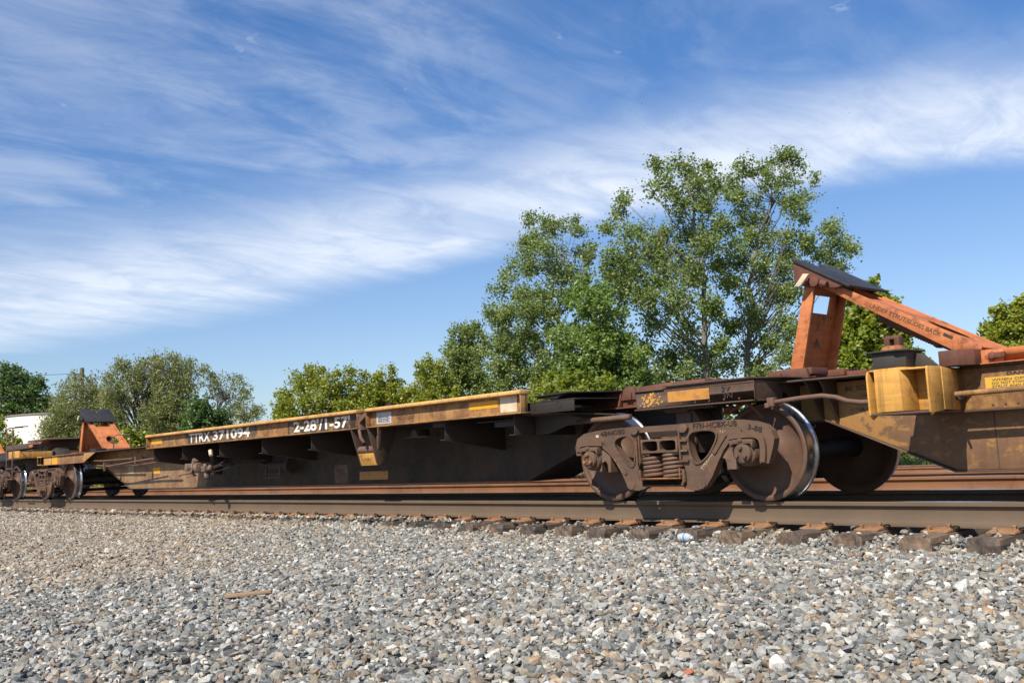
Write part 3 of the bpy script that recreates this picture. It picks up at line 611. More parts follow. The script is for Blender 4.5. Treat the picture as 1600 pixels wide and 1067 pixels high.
# ------------------------------------------------------------------ gravel
stone_col = bpy.data.collections.new('stone_shapes')
for k in range(14):
    r2 = random.Random(900+k); bm = bmesh.new()
    sx, sy, sz = r2.uniform(.85, 1.25), r2.uniform(.75, 1.05), r2.uniform(.50, .80)
    pts = []
    for i in range(13):
        v = Vector((r2.gauss(0, 1), r2.gauss(0, 1), r2.gauss(0, 1))).normalized()
        pts.append(bm.verts.new((v.x*sx*r2.uniform(.82, 1.1), v.y*sy*r2.uniform(.82, 1.1), v.z*sz*r2.uniform(.82, 1.1))))
    h = bmesh.ops.convex_hull(bm, input=pts)
    bmesh.ops.delete(bm, geom=[g for g in h['geom_interior'] if isinstance(g, bmesh.types.BMVert)], context='VERTS')
    me = bpy.data.meshes.new('stone'); bm.to_mesh(me); bm.free(); me.materials.append(m_stone)
    for p in me.polygons: p.use_smooth = False
    stone_col.objects.link(bpy.data.objects.new('stone', me))
rs = np.random.RandomState(3)
def stone_points(x0, x1, y0, y1, sp, med, sig=0.36):
    nx_, ny_ = int((x1-x0)/sp), int((y1-y0)/sp)
    X, Y = np.meshgrid(np.arange(nx_), np.arange(ny_)); X = X + 0.5*(Y % 2)
    X = x0 + (X.ravel()+rs.uniform(-.45, .45, X.size))*sp; Y = y0 + (Y.ravel()+rs.uniform(-.45, .45, Y.size))*sp
    S = med*np.exp(rs.normal(0, sig, X.size)); S = np.clip(S, med*.45, med*1.9)
    big = rs.rand(X.size) < 0.010; S[big] *= 1.45
    return X, Y, S
A = [stone_points(-9, 3.0, -6.3, -0.085, 0.0290, .0204), stone_points(-18, -9, -5.2, -0.085, 00.032, .0215), stone_points(-36, -18, -3.4, -0.085, 0.040, .0245)]
SX, SY, SS = (np.concatenate([a[i] for a in A]) for i in range(3))
tx = np.array([t[0] for t in TIES]); ty = np.array([t[1] for t in TIES])
idx = np.abs(SX[:, None]-tx[None, :]).argmin(1) if SX.size < 60000 else np.clip(np.round((SX+4.302)/0.4965).astype(int)+62, 0, len(tx)-1)
on = (np.abs(SX-tx[idx]) < .122) & (SY > ty[idx]-.012)
keep = ~(on & (rs.rand(SX.size) > np.where((SX < -8.5) & (SY < -.25), .38, .05)))
keep &= ~(on & (SY > -.30) & (np.abs(SX-tx[idx]) < .11))
keep &= ~((SX > 0.6) & (SY < -5.0))
dirt = np.hypot((SX+5.15)/0.62, (SY+5.02)/0.26) + rs.normal(0, .18, SX.size) < 1.0
keep &= ~(dirt & (rs.rand(SX.size) > 0.35))
keep &= ~((np.abs(SX+0.4) < 0.9) & (SY < -5.8))
SX, SY, SS, on = SX[keep], SY[keep], SS[keep], on[keep]
SZ = np.array([gh(float(a), float(b)) for a, b in zip(SX, SY)])
gap = (SY > -.55) & ~on
SZ = SZ + rs.uniform(-.010, .016, SX.size) + np.where(gap, rs.uniform(-.01, .022, SX.size), 0)
SZ = np.where(on, -0.206+SS*.4, SZ)
hh = np.array([mnoise.noise(Vector((float(a)*.45+3, float(b)*.45, 2.0))) for a, b in zip(SX, SY)])
warm = np.clip(np.maximum((-SX-8.2+hh*3.0-(SY+3)*.5)/3.2, (SY+1.2+hh*1.6)*.45), 0, 1)*.92 + .08 + np.where(SX > -5, .12, 0)
pmesh = bpy.data.meshes.new('gravel')
pmesh.vertices.add(SX.size); pmesh.vertices.foreach_set('co', np.stack([SX, SY, SZ], 1).astype('f').ravel())
a = pmesh.attributes.new('size', 'FLOAT', 'POINT'); a.data.foreach_set('value', SS.astype('f'))
a = pmesh.attributes.new('turn', 'FLOAT_VECTOR', 'POINT')
rot = np.stack([rs.normal(0, .45, SX.size), rs.normal(0, .45, SX.size), rs.uniform(0, 6.28, SX.size)], 1); a.data.foreach_set('vector', rot.astype('f').ravel())
a = pmesh.attributes.new('kindno', 'INT', 'POINT'); a.data.foreach_set('value', rs.randint(0, 14, SX.size).astype('i'))
a = pmesh.attributes.new('warm', 'FLOAT', 'POINT'); a.data.foreach_set('value', (rs.rand(SX.size) < warm).astype('f'))
gravel = bpy.data.objects.new('gravel', pmesh); scene.collection.objects.link(gravel); tag(gravel, 'grey and tan crushed stone ballast spread along the nearest track', 'gravel', kind='stuff')
ng = bpy.data.node_groups.new('scatter', 'GeometryNodeTree')
ng.interface.new_socket('Geometry', in_out='INPUT', socket_type='NodeSocketGeometry'); ng.interface.new_socket('Geometry', in_out='OUTPUT', socket_type='NodeSocketGeometry')
gi = ng.nodes.new('NodeGroupInput'); go = ng.nodes.new('NodeGroupOutput')
ci = ng.nodes.new('GeometryNodeCollectionInfo'); ci.inputs['Collection'].default_value = stone_col; ci.inputs['Separate Children'].default_value = True; ci.inputs['Reset Children'].default_value = True
mp = ng.nodes.new('GeometryNodeMeshToPoints')
ip = ng.nodes.new('GeometryNodeInstanceOnPoints'); ip.inputs['Pick Instance'].default_value = True
def na(nm, ty_):
    n = ng.nodes.new('GeometryNodeInputNamedAttribute'); n.data_type = ty_; n.inputs['Name'].default_value = nm; return n.outputs['Attribute']
ng.links.new(gi.outputs[0], mp.inputs['Mesh']); ng.links.new(mp.outputs[0], ip.inputs['Points']); ng.links.new(ci.outputs[0], ip.inputs['Instance'])
ng.links.new(na('kindno', 'INT'), ip.inputs['Instance Index']); ng.links.new(na('turn', 'FLOAT_VECTOR'), ip.inputs['Rotation']); ng.links.new(na('size', 'FLOAT'), ip.inputs['Scale'])
ng.links.new(ip.outputs[0], go.inputs[0])
gm = gravel.modifiers.new('scatter', 'NODES'); gm.node_group = ng
# loose odds and ends lying on the ballast
def lump(name, x, y, s, material, label, cat, seed, dz=0.0):
    r2 = random.Random(seed); bm = bmesh.new()
    pts = [bm.verts.new(Vector((r2.gauss(0, 1), r2.gauss(0, 1), r2.gauss(0, 1))).normalized()*r2.uniform(.85, 1.1)) for i in range(16)]
    for v in pts: v.co = Vector((v.co.x*s[0], v.co.y*s[1], v.co.z*s[2]))
    h = bmesh.ops.convex_hull(bm, input=pts)
    bmesh.ops.delete(bm, geom=[g for g in h['geom_interior'] if isinstance(g, bmesh.types.BMVert)], context='VERTS')
    bmesh.ops.bevel(bm, geom=list(bm.edges), offset=min(s)*0.12, segments=1, affect='EDGES', clamp_overlap=True)
    me = bpy.data.meshes.new(name); bm.to_mesh(me); bm.free(); me.materials.append(material)
    o = bpy.data.objects.new(name, me); scene.collection.objects.link(o); o.location = (x, y, gh(x, y)+0.02+dz); tag(o, label, cat); return o
m_redstone = plain('brick_red_stone', (0.36, 0.11, 0.06), rough=0.8, dirt=0.3); m_whitestone = plain('white_stone', (0.68, 0.65, 0.60), rough=0.8, dirt=0.4, dcol=(0.4, 0.36, 0.3), scale=40)
# ------------------------------------------------------------------ bogies
lump('red_stone', -2.59, -4.03, (.030, .024, .018), m_redstone, 'small brick red stone lying on the grey gravel near the bottom', 'stone', 1)
lump('pale_stone', -5.14, -3.48, (.034, .026, .022), m_whitestone, 'small white stone on the grey gravel in the middle', 'stone', 2)
lump('pale_stone', -2.37, -3.72, (.040, .032, .040), m_whitestone, 'largest pale stone standing up in the gravel at the lower right', 'stone', 3)
pk = MB(); pk.hexa([(-.17, -.028, 0), (.16, -.018, 0), (.17, .022, 0), (-.15, .03, 0)], [(-.16, -.025, .022), (.15, -.016, .016), (.165, .02, .02), (-.15, .026, .024)])
po = pk.build('wood_splinter', plain('splintered_wood', (0.30, 0.19, 0.11), rough=0.9), None, 0.004); po.location = (-6.58, -3.95, gh(-6.58, -3.95)+.028); po.rotation_euler = (0.05, -.03, 1.08)
tag(po, 'splinter of brown wood lying in the gravel', 'wood splinter')

def make_bogie(loc, label, lettered=True):
    t = thing('bogie', label, 'bogie', loc, 'four-wheel bogies under the spine cars')
    out = [(-1.087,.462),(-1.098,.545),(-1.065,.625),(-.97,.672),(-.82,.690),(-.62,.701),(-.36,.706),(-.2,.702),(.2,.702),(.36,.706),(.62,.713),(.82,.706),(.98,.684),(1.085,.65),(1.145,.60),(1.17,.53),
           (1.155,.47),(1.10,.33),(1.015,.33),(1.02,.42),(1.035,.50),(1.0,.538),(.90,.545),(.80,.543),(.735,.528),(.66,.45),(.595,.352),(.52,.225),(.46,.155),(.40,.122),(.30,.112),(.22,.135),(.20,.16),
           (-.20,.16),(-.24,.135),(-.32,.116),(-.40,.128),(-.46,.18),(-.51,.28),(-.58,.385),(-.665,.475),(-.755,.538),(-.85,.541),(-.98,.541),(-1.015,.52),(-1.02,.462)]
    wl = chaikin([(-.544,.604),(-.436,.628),(-.335,.600),(-.318,.516),(-.328,.439),(-.352,.355),(-.400,.350),(-.532,.480),(-.575,.558)], 2)
    wr = chaikin([(.315,.615),(.44,.632),(.564,.625),(.607,.589),(.572,.511),(.492,.408),(.398,.352),(.340,.378),(.298,.522)], 2)
    ctr = [(-.272,.648),(.20,.648),(.205,.36),(.24,.32),(.245,.215),(-.30,.215),(-.30,.33),(-.272,.37)]
    def grow(p, k):
        cx = sum(a for a, b in p)/len(p); cz = sum(b for a, b in p)/len(p)
        return [(cx+(a-cx)*k, cz+(b-cz)*k) for a, b in p]
    # local helper: verts are given bogie-local, so shift to world first
    def bld(mb, name, material, parent, bevel=0, **k):
        mb.v = [(x+t.location.x, y+t.location.y, z+t.location.z) for x, y, z in mb.v]
        return mb.build(name, material, parent, bevel, **k)
    m = MB(); m.prism(out, -1.100, -1.020, 'y', [wl, wr, ctr])
    for w in (wl, wr): m.prism(grow(w, 1.13), -1.112, -1.09, 'y', [grow(w, 1.0)])
    # raised flanges along the top, the diagonals and round the axle openings
    def strip(pts, w, y0=-1.122, y1=-1.095, it=2):
        for _ in range(it):
            q = [pts[0]]
            for (a, b), (c, d) in zip(pts[:-1], pts[1:]): q += [(a*.75+c*.25, b*.75+d*.25), (a*.25+c*.75, b*.25+d*.75)]
            pts = q + [pts[-1]]
        l, r = [], []
        for i in range(len(pts)):
            a, b = pts[max(i-1, 0)]; c, d = pts[min(i+1, len(pts)-1)]; L_ = math.hypot(c-a, d-b)
            nx_, nz_ = -(d-b)/L_*w/2, (c-a)/L_*w/2
            l.append((pts[i][0]+nx_, pts[i][1]+nz_)); r.append((pts[i][0]-nx_, pts[i][1]-nz_))
        m.prism(l + r[::-1], y0, y1, 'y')
    strip([(.73,.565),(.80,.572),(.93,.577),(1.02,.570),(1.065,.525),(1.07,.44),(1.055,.345)], .050, -1.128)
    strip([(.56,.43),(.64,.53),(.70,.60),(.78,.622),(.86,.60)], .040, -1.112)
    strip([(-1.055,.50),(-1.04,.56),(-.97,.575),(-.80,.572),(-.73,.565)], .040, -1.116)
    strip([(-.78,.60),(-.70,.59),(-.62,.50),(-.52,.37),(-.45,.27)], .030, -1.111)
    m.prism([(.26+.055*math.cos(q*.6283), .665+.042*math.sin(q*.6283)) for q in range(10)], -1.135, -1.09, 'y')
    m.prism([(-.31+.050*math.cos(q*.6283), .668+.036*math.sin(q*.6283)) for q in range(10)], -1.128, -1.09, 'y')
    for z in (.375, .465, .555): m.box(.214, .296, -1.128, -1.09, z-.009, z+.009)
    m.box(.206, .222, -1.13, -1.09, .36, .645); m.box(-.30, -.284, -1.125, -1.09, .37, .60)
    m.tube([(.235, -1.12, .30), (.24, -1.125, .20), (.215, -1.12, .165)], .017, 8)
    for sx in (-1, 1):
        m.prism([(sx*.665, .292), (sx*.70, .292), (sx*.705, .37), (sx*.73, .40), (sx*.775, .385), (sx*.785, .30), (sx*.81, .30), (sx*.81, .54), (sx*.70, .54), (sx*.665, .45)] if sx < 0 else
                [(.655, .46), (.73, .54), (.80, .54), (.80, .43), (.765, .36), (.765, .29), (.672, .29), (.668, .345), (.655, .38), (.60, .40)], -1.075, -.955, 'y')
        m.prism([(.40*sx+.052*math.cos(q*.5236), .172+.045*math.sin(q*.5236)) for q in range(12)], -1.106, -1.09, 'y')
    sf = bld(m, 'side_frame', m_cast, t, 0.007)
    L = t.location
    if lettered:
        cy = L.y-1.100
        text('4844080', L.x-.75, L.x-.44, L.z+.634, L.z+.682, cy, m_castdark, sf, 'cast_number', .0, .05, 0.006)
        text('F7N-HCBX-UB', L.x+.36, L.x+.82, L.z+.655, L.z+.700, cy, m_castdark, sf, 'cast_number', .0, .0, 0.006)
        text('3-88', L.x+.92, L.x+1.06, L.z+.622, L.z+.666, cy, m_castdark, sf, 'cast_date', .0, -.25, 0.006)
        text('114', L.x+.64, L.x+.70, L.z+.600, L.z+.625, cy-.001, m_paleyellow, sf, 'stencil', .02, -.05)
        text('C TRXX', L.x-.590, L.x-.425, L.z+.415, L.z+.440, cy-.004, m_paleyellow, sf, 'stencil', .01, -.93)
        text('TTRX371094', L.x+.43, L.x+.66, L.z+.285, L.z+.315, cy-.001, m_paleyellow, sf, 'stencil', .01, .83)
        sq = MB(); sq.box(-.81, -.775, -1.104, -1.100, .628, .652); bld(sq, 'inspection_tag', m_cream, sf)
    fm = MB(); fm.prism([(a, b) for a, b in out], .955, 1.100, 'y', [wl, wr, ctr]); bld(fm, 'side_frame', m_cast, t, 0)
    # wheels
    prof = [(.418, -.826), (.4195, -.815)]
    for sy in (-1, 1):
        for sx in (-1, 1):
            w = MB(); c = (sx*.8785, 0, .4195)
            pr = [(.0, -.86), (.085, -.862), (.118, -.855), (.128, -.835), (.140, -.800), (.19, -.775), (.26, -.760), (.325, -.764), (.355, -.782), (.366, -.806), (.371, -.821), (.380, -.8265), (.405, -.8265), (.4125, -.8215)]
            w.lathe([(r, y*(-sy)) for r, y in pr], c, 96)
            bk = [(.444, -.683), (.440, -.6805), (.385, -.6805), (.36, -.70), (.30, -.735), (.20, -.74), (.12, -.72), (.085, -.70)]
            w.lathe([(r, y*(-sy)) for r, y in bk], c, 96)
            wo_ = bld(w, 'wheel', m_wheel, t, 0, autosmooth=50)
            q = MB(); tp = [(.4125, -.8215), (.4165, -.812), (.4185, -.78), (.4205, -.745), (.4225, -.728), (.428, -.716), (.438, -.707), (.4465, -.700), (.4485, -.692), (.4465, -.685), (.444, -.683)]
            q.lathe([(r, y*(-sy)) for r, y in tp], c, 96)
            bld(q, 'tread', m_tread, wo_, 0, autosmooth=60)
            cap = MB(); yy = lambda a: a*(-sy)
            cc = (sx*.8785, 0, .4195)
            cap.lathe([(0, yy(-1.160)), (.055, yy(-1.160)), (.078, yy(-1.153)), (.085, yy(-1.140)), (.086, yy(-1.118)), (.098, yy(-1.113)), (.108, yy(-1.10)), (.110, yy(-.97)), (.09, yy(-.955)), (.07, yy(-.90)), (.07, yy(-.86))], cc, 32)
            ax = bld(cap, 'axle_bearing', m_cast, t, 0, autosmooth=40)
            if sy == -1:
                b = MB()
                for a in (90, 210, 330):
                    px_, pz_ = cc[0]+.047*math.cos(R(a)), cc[2]+.047*math.sin(R(a))
                    b.prism([(px_+.018*math.cos(q_*math.pi/3), pz_+.018*math.sin(q_*math.pi/3)) for q_ in range(6)], -1.183, -1.158, 'y')
                bld(b, 'bolts', m_rustbright if sx < 0 else m_cast, ax, 0.002)
                lp = MB()
                if sx < 0:
                    tri = chaikin([(cc[0]+.098*math.cos(R(a)), cc[2]+.098*math.sin(R(a))) for a in (90, 210, 330)], 2)
                    lp.prism(tri, -1.171, -1.160, 'y', [grow(tri, .80)]); bld(lp, 'lock_plate', m_rod, ax, 0.002)
            ad = MB(); e = (-1)
            ad.prism([(c[0]-.115, .475), (c[0]-.125, .53), (c[0]-.07, .538), (c[0]+.07, .538), (c[0]+.115, .53), (c[0]+.105, .46), (c[0]+.085, .50), (c[0]-.085, .50)], yy(-1.15), yy(-.95), 'y')
            ad.box(c[0]-.03, c[0]+.01, min(yy(-1.16), yy(-1.14)), max(yy(-1.16), yy(-1.14)), .515, .545)
            bld(ad, 'bearing_adapter', m_cast, t, 0.004)
    for sx in (-1, 1):
        a = MB(); a.tube([(sx*.8785, -.75, .4195), (sx*.8785, -.5, .4195), (sx*.8785, .5, .4195), (sx*.8785, .75, .4195)], [.10, .08, .08, .10], 20)
        bld(a, 'axle', m_under, t)
    # bolster, springs, tray
    b = MB()
    b.prism([(-.225, .458), (-.225, .58), (.195, .58), (.195, .458)], -1.135, -.85, 'y',
            [chaikin([(-.208, .474), (-.208, .515), (-.208, .564), (-.12, .564), (-.032, .564), (-.032, .515), (-.032, .474), (-.12, .474)], 2), chaikin([(-.006, .474), (-.006, .515), (-.006, .564), (.08, .564), (.176, .564), (.176, .515), (.176, .474), (.08, .474)], 2)])
    b.prism([(-.15, .43), (-.21, .445), (-.225, .46), (.195, .46), (.19, .44), (.08, .435), (.07, .452), (-.13, .452)], -1.12, -.85, 'y')
    b.box(-.20, .18, -.86, .86, .44, .60)
    b.box(-.21, .19, .85, 1.13, .455, .58)
    b.lathe([(0, .66), (.19, .66), (.20, .64), (.20, .58)], (0, 0, 0), 24, 'z')
    bld(b, 'bolster', m_cast, t, 0.005)
    def spring(cx, cy, r, w, z0, z1, turns, ph):
        q = MB(); n = int(turns*20)
        q.tube([(cx+r*math.cos(ph+i/n*turns*2*math.pi), cy+r*math.sin(ph+i/n*turns*2*math.pi), z0+(z1-z0)*i/n) for i in range(n+1)], w, 7)
        return q
    for sy in (-1, 1):
        for cx, ph in ((-.165, .4), (.065, 2.1)):
            for row, cyy in ((0, -1.035), (1, -.90 if False else -.885)):
                if row == 1 and sy == 1: continue
                q = spring(cx + (0.004 if row else 0), cyy*(-sy), .088 if not row else .07, .0165, .232, .440, 5.6, ph)
                bld(q, 'spring', m_rod, t)
    tr = MB()
    tr.box(-.245, .215, -1.150, -1.144, .222, .232)
    tr.box(-.252, -.240, -1.150, -1.144, .222, .305); tr.box(.205, .217, -1.150, -1.144, .232, .318)
    tr.box(-.24, .21, -1.144, -.80, .216, .228)
    bld(tr, 'spring_tray', m_rustbright, t, 0.002)
    tm = MB(); tm.box(-.27, .24, -1.10, 1.10, .150, .214); bld(tm, 'spring_plank', m_under, t, 0.004)
    bb = MB()
    for sx in (-1, 1):
        bb.box(sx*.42-.03, sx*.42+.03, -.80, .80, .30, .36)
        bb.tube([(sx*.42, -.3, .33), (sx*.40, 0, .52), (sx*.42, .3, .33)], .02, 6)
        for sy in (-1, 1):
            bb.prism([(sx*.445, .25), (sx*.40, .22), (sx*.40, .50), (sx*.445, .47)], sy*.82-.04*1, sy*.82+.04, 'y')
    bld(bb, 'brake_beams', m_under, t, 0.003)
    return t
bog = make_bogie((-5.645, 0.755, 0), 'large nearest bogie with brown cast side frame between its two wheels')
cm = {}
for c_ in scene.objects:
    if c_.parent is not None: cm.setdefault(c_.parent, []).append(c_)
for X, lb in ((-23.50, 'bogie under the left end of the spine car, below the small orange hitch'), (-27.52, 'partly hidden bogie at the left edge of the photo, behind the ladder')):
    c = copy_tree(bog, None, cm); c.location = (X, .755, 0); c['label'] = lb
# ------------------------------------------------------------------ spine cars
YC = 0.755
def both(f):
    f(lambda y: y); f(lambda y: 2*YC-y)
def ybox(m, x0, x1, y0, y1, z0, z1, mir):
    a, b = mir(y0), mir(y1); m.box(x0, x1, min(a, b), max(a, b), z0, z1)
def make_hitch(parent, dx, dzz=0.0):
    """folding trailer hitch: slanting post, tilted black head plate and diagonal strut"""
    def V(p): return (p[0]+dx, p[1], p[2]+dzz)
    def sh(m):
        m.v = [V(p) for p in m.v]; return m
    def leanx(z): return -4.785 + (z-1.12)*0.295
    m = MB()
    w = .125
    z0, z1 = 1.10, 1.90
    for y0, y1 in ((.465, .50), (1.01, 1.045)):
        m.hexa([(leanx(z0), y0, z0), (leanx(z0)+w+.01, y0, z0), (leanx(z0)+w+.01, y1, z0), (leanx(z0), y1, z0)],
               [(leanx(z1), y0, z1), (leanx(z1)+w-.02, y0, z1), (leanx(z1)+w-.02, y1, z1), (leanx(z1), y1, z1)])
    def slab(za, zb, ya, yb, t0=.03, t1=.05):
        m.hexa([(leanx(za)+t0, ya, za), (leanx(za)+t1, ya, za), (leanx(za)+t1, yb, za), (leanx(za)+t0, yb, za)],
               [(leanx(zb)+t0, ya, zb), (leanx(zb)+t1, ya, zb), (leanx(zb)+t1, yb, zb), (leanx(zb)+t0, yb, zb)])
    slab(1.10, 1.64, .50, 1.01); slab(1.64, 1.80, .50, .60); slab(1.64, 1.80, .87, 1.01); slab(1.80, 1.90, .50, 1.01)
    post = sh(m).build('hitch_post', m_orange, parent, 0.004)
    b = MB()
    b.box(-4.86, -4.49, .34, .62, 1.075, 1.135); b.box(-4.86, -4.49, .89, 1.17, 1.075, 1.135)
    b.prism([(-4.90, 1.06), (-4.90, 1.12), (-4.52, 1.13), (-4.50, 1.04)], .30, .34, 'y'); b.box(-4.80, -4.76, .27, .30, 1.075, 1.10)
    b.box(-4.64, -4.30, .95, 1.20, 1.05, 1.11)
    sh(b).build('hitch_foot', m_redbox, parent, 0.004)
    # head: tilted black plate with side cheeks
    th = R(31.5); c, s = math.cos(th), math.sin(th)
    P0 = Vector((-4.63, 0, 2.128))
    def hp(u, y, w_): return (P0.x + u*c - w_*s*(-1)*0 + w_*s, y, P0.z - u*s + w_*c)
    h = MB()
    pts = [(0, .41), (.62, .41), (.62, 1.10), (0, 1.10), (0, .87), (.15, .80), (.15, .71), (0, .64)]
    vs = [hp(u, y, 0) for u, y in pts] + [hp(u, y, -.022) for u, y in pts]
    tr = tessellate_polygon([[Vector((u, y, 0)) for u, y in pts]])
    h.add(vs, [tuple(q) for q in tr] + [tuple(i+8 for i in reversed(q)) for q in tr] + [(i, (i+1) % 8, (i+1) % 8+8, i+8) for i in range(8)])
    sh(h).build('head_plate', m_black, parent, 0.003)
    k = MB()
    for y0, y1 in ((.425, .45), (1.06, 1.085)):
        k.prism([hp(.015, 0, -.024)[::2], hp(.56, 0, -.024)[::2], hp(.50, 0, -.075)[::2], hp(.36, 0, -.125)[::2], hp(.18, 0, -.19)[::2], hp(.13, 0, -.19)[::2], hp(.06, 0, -.11)[::2]], y0, y1, 'y')
    k.box(-4.50, -4.46, .425, 1.085, 1.865, 1.93)
    k.tube([(-4.42, .38, 1.885), (-4.42, 1.12, 1.885)], .045, 14)
    k.tube([(-4.36, .39, 1.865), (-4.30, .39, 1.84)], .03, 10)
    sh(k).build('head_cheeks', m_redbox if dx > -1 else m_under, parent, 0.003)
    l = MB(); l.hexa([(-4.60, .355, 1.865), (-4.54, .355, 1.86), (-4.54, .385, 1.86), (-4.60, .385, 1.865)], [(-4.50, .35, 1.965), (-4.44, .35, 1.955), (-4.44, .38, 1.955), (-4.50, .38, 1.965)])
    sh(l).build('release_handle', m_cream, parent, 0.003)
    # diagonal strut: two flanges, a panel with a hole, and a ratchet bar beneath
    A = Vector((-4.42, 0, 1.885)); B = Vector((-3.10, 0, 1.135)); d = (B-A).normalized(); n = Vector((-d.z, 0, d.x)); Ln = (B-A).length
    def sp(u, w_): q = A + d*u + n*w_; return (q.x, q.z)
    st = MB()
    for y0, y1 in ((.485, .50), (1.01, 1.025)):
        st.prism([sp(0, .035), sp(Ln, .030), sp(Ln, -.06), sp(Ln*.86, -.088), sp(.30, -.045), sp(0, -.03)], y0, y1, 'y')
    y0p, y1p = .50, 1.01
    pn = [(.20, y0p), (Ln*.62, y0p), (Ln, y0p), (Ln, y1p), (.20, y1p)]
    hole = [(Ln*.74+.20*math.cos(q*.5236), YC+.135*math.sin(q*.5236)) for q in range(12)]
    vs = []; loops = [[Vector((u, y, 0)) for u, y in [(.20, y0p), (Ln, y0p), (Ln, y1p), (.20, y1p), (.12, y1p-.04), (.44, y1p-.09), (.44, y0p+.09), (.12, y0p+.04)]], [Vector(p+(0,)) for p in hole]]
    fl = [p for l_ in loops for p in l_]; tr = tessellate_polygon(loops); nn = len(fl)
    for w_ in (.022, .008):
        for p in fl: q = sp(p.x, w_); vs.append((q[0], p.y, q[1]))
    fs = [tuple(t_) for t_ in tr] + [tuple(i+nn for i in reversed(t_)) for t_ in tr] + [(i, (i+1) % 8, (i+1) % 8+nn, i+nn) for i in range(8)] + [(8+i, 8+(i+1) % 12, 8+(i+1) % 12+nn, 8+i+nn) for i in range(12)]
    st.add(vs, fs)
    strut = sh(st).build('diagonal_strut', m_orange, parent, 0.003)
    rb = MB(); e = [sp(.55, -.085), sp(.55, -.125)]
    zz = []
    for i in range(22): zz += [sp(.55+.024*i, -.128), sp(.55+.024*i+.014, -.150)]
    rb.prism([sp(.50, -.06)] + zz + [sp(1.10, -.155), sp(1.12, -.10), sp(1.08, -.06)], .70, .81, 'y')
    rb.prism([sp(1.06, -.10), sp(1.06, -.14), (-3.36, 1.13), (-3.28, 1.13)], .72, .79, 'y')
    sh(rb).build('ratchet_bar', m_redbox, parent, 0)
    return strut, sp

# ---- the middle car -------------------------------------------------
carB = thing('spine_car', 'long rusty yellow spine car platform with white number on its low side', 'spine car', (-14.5, YC, 0), 'spine cars coupled in the train')
m = MB()
m.prism([(-20.30, .20), (-21.72, .68), (-22.6, .70), (-22.6, .985), (-7.30, .985), (-7.27, .93), (-7.42, .50), (-8.22, .20)], .40, 1.11, 'y')
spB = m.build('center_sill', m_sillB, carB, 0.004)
m = MB()
m.hexa([(-20.32, .385, .190), (-8.20, .385, .190), (-8.20, 1.125, .190), (-20.32, 1.125, .190)], [(-20.32, .385, .203), (-8.20, .385, .203), (-8.20, 1.125, .203), (-20.32, 1.125, .203)])
m.hexa([(-21.74, .385, .668), (-20.32, .385, .190), (-20.32, 1.125, .190), (-21.74, 1.125, .668)], [(-21.74, .385, .682), (-20.32, .385, .204), (-20.32, 1.125, .204), (-21.74, 1.125, .682)])
m.build('bottom_flange', m_brown, carB, 0)
m = MB()
both(lambda mir: ybox(m, -22.6, -16.4, .31, .398, .80, .99, mir)); both(lambda mir: ybox(m, -22.6, -16.4, .27, .398, .775, .80, mir))
m.build('upper_band', m_yellow, carB, 0.003)
# left end platform over the bogie
m = MB(); m.box(-24.6, -16.96, -.02, 1.53, .992, 1.006)
m.build('end_deck', m_brown, carB, 0.002)
m = MB(); both(lambda mir: ybox(m, -24.35, -21.6, -.10, -.09, .80, .985, mir)); both(lambda mir: ybox(m, -24.35, -21.6, -.14, -.02, .985, .998, mir)); both(lambda mir: ybox(m, -24.35, -21.6, -.14, -.02, .788, .80, mir))
m.prism([(-21.6, .80), (-21.6, .985), (-20.9, .985)], -.10, -.09, 'y')
m.build('end_platform_sill', m_yellow, carB, 0.002)
m = MB(); m.box(-24.62, -24.34, -.16, -.10, .80, 1.0); m.box(-24.60, -24.34, -.16, 1.67, .82, .985)
m.build('end_beam', m_yclean, carB, 0.004)
m = MB(); m.box(-24.52, -24.46, -.164, -.16, .85, .94); m.build('slot', m_under, carB)
m = MB(); m.box(-23.72, -23.34, -.1035, -.10, .805, .975); m.build('reflector', m_refl, carB)
m = MB(); m.box(-24.28, -23.78, -.103, -.10, .81, .97); m.build('faded_patch', m_lip, carB)
# low coupler gear between the cars
m = MB(); m.box(-25.6, -24.6, .60, .91, .70, .90); m.box(-25.35, -25.0, .56, .95, .66, .94); m.build('coupler', m_under, carB, 0.01)
m = MB(); m.prism([(-24.75, 1.0), (-24.72, 1.17), (-24.45, 1.17), (-24.36, 1.0), (-24.42, 1.0), (-24.50, 1.12), (-24.64, 1.12), (-24.68, 1.0)], .20, .50, 'y'); m.box(-24.72, -24.45, .26, .44, 1.17, 1.20); m.build('buffer_stand', m_greyblack, carB, 0.004)
strutB, _ = make_hitch(carB, -18.85, -.075)
m = MB(); m.box(-22.30, -21.95, .26, .50, 1.008, 1.09); m.build('hitch_stop', m_under, carB, 0.004)
m = MB(); m.box(-22.05, -21.82, .50, 1.05, 1.008, 1.075); m.build('hitch_foot_plate', m_redbox, carB, 0.004)
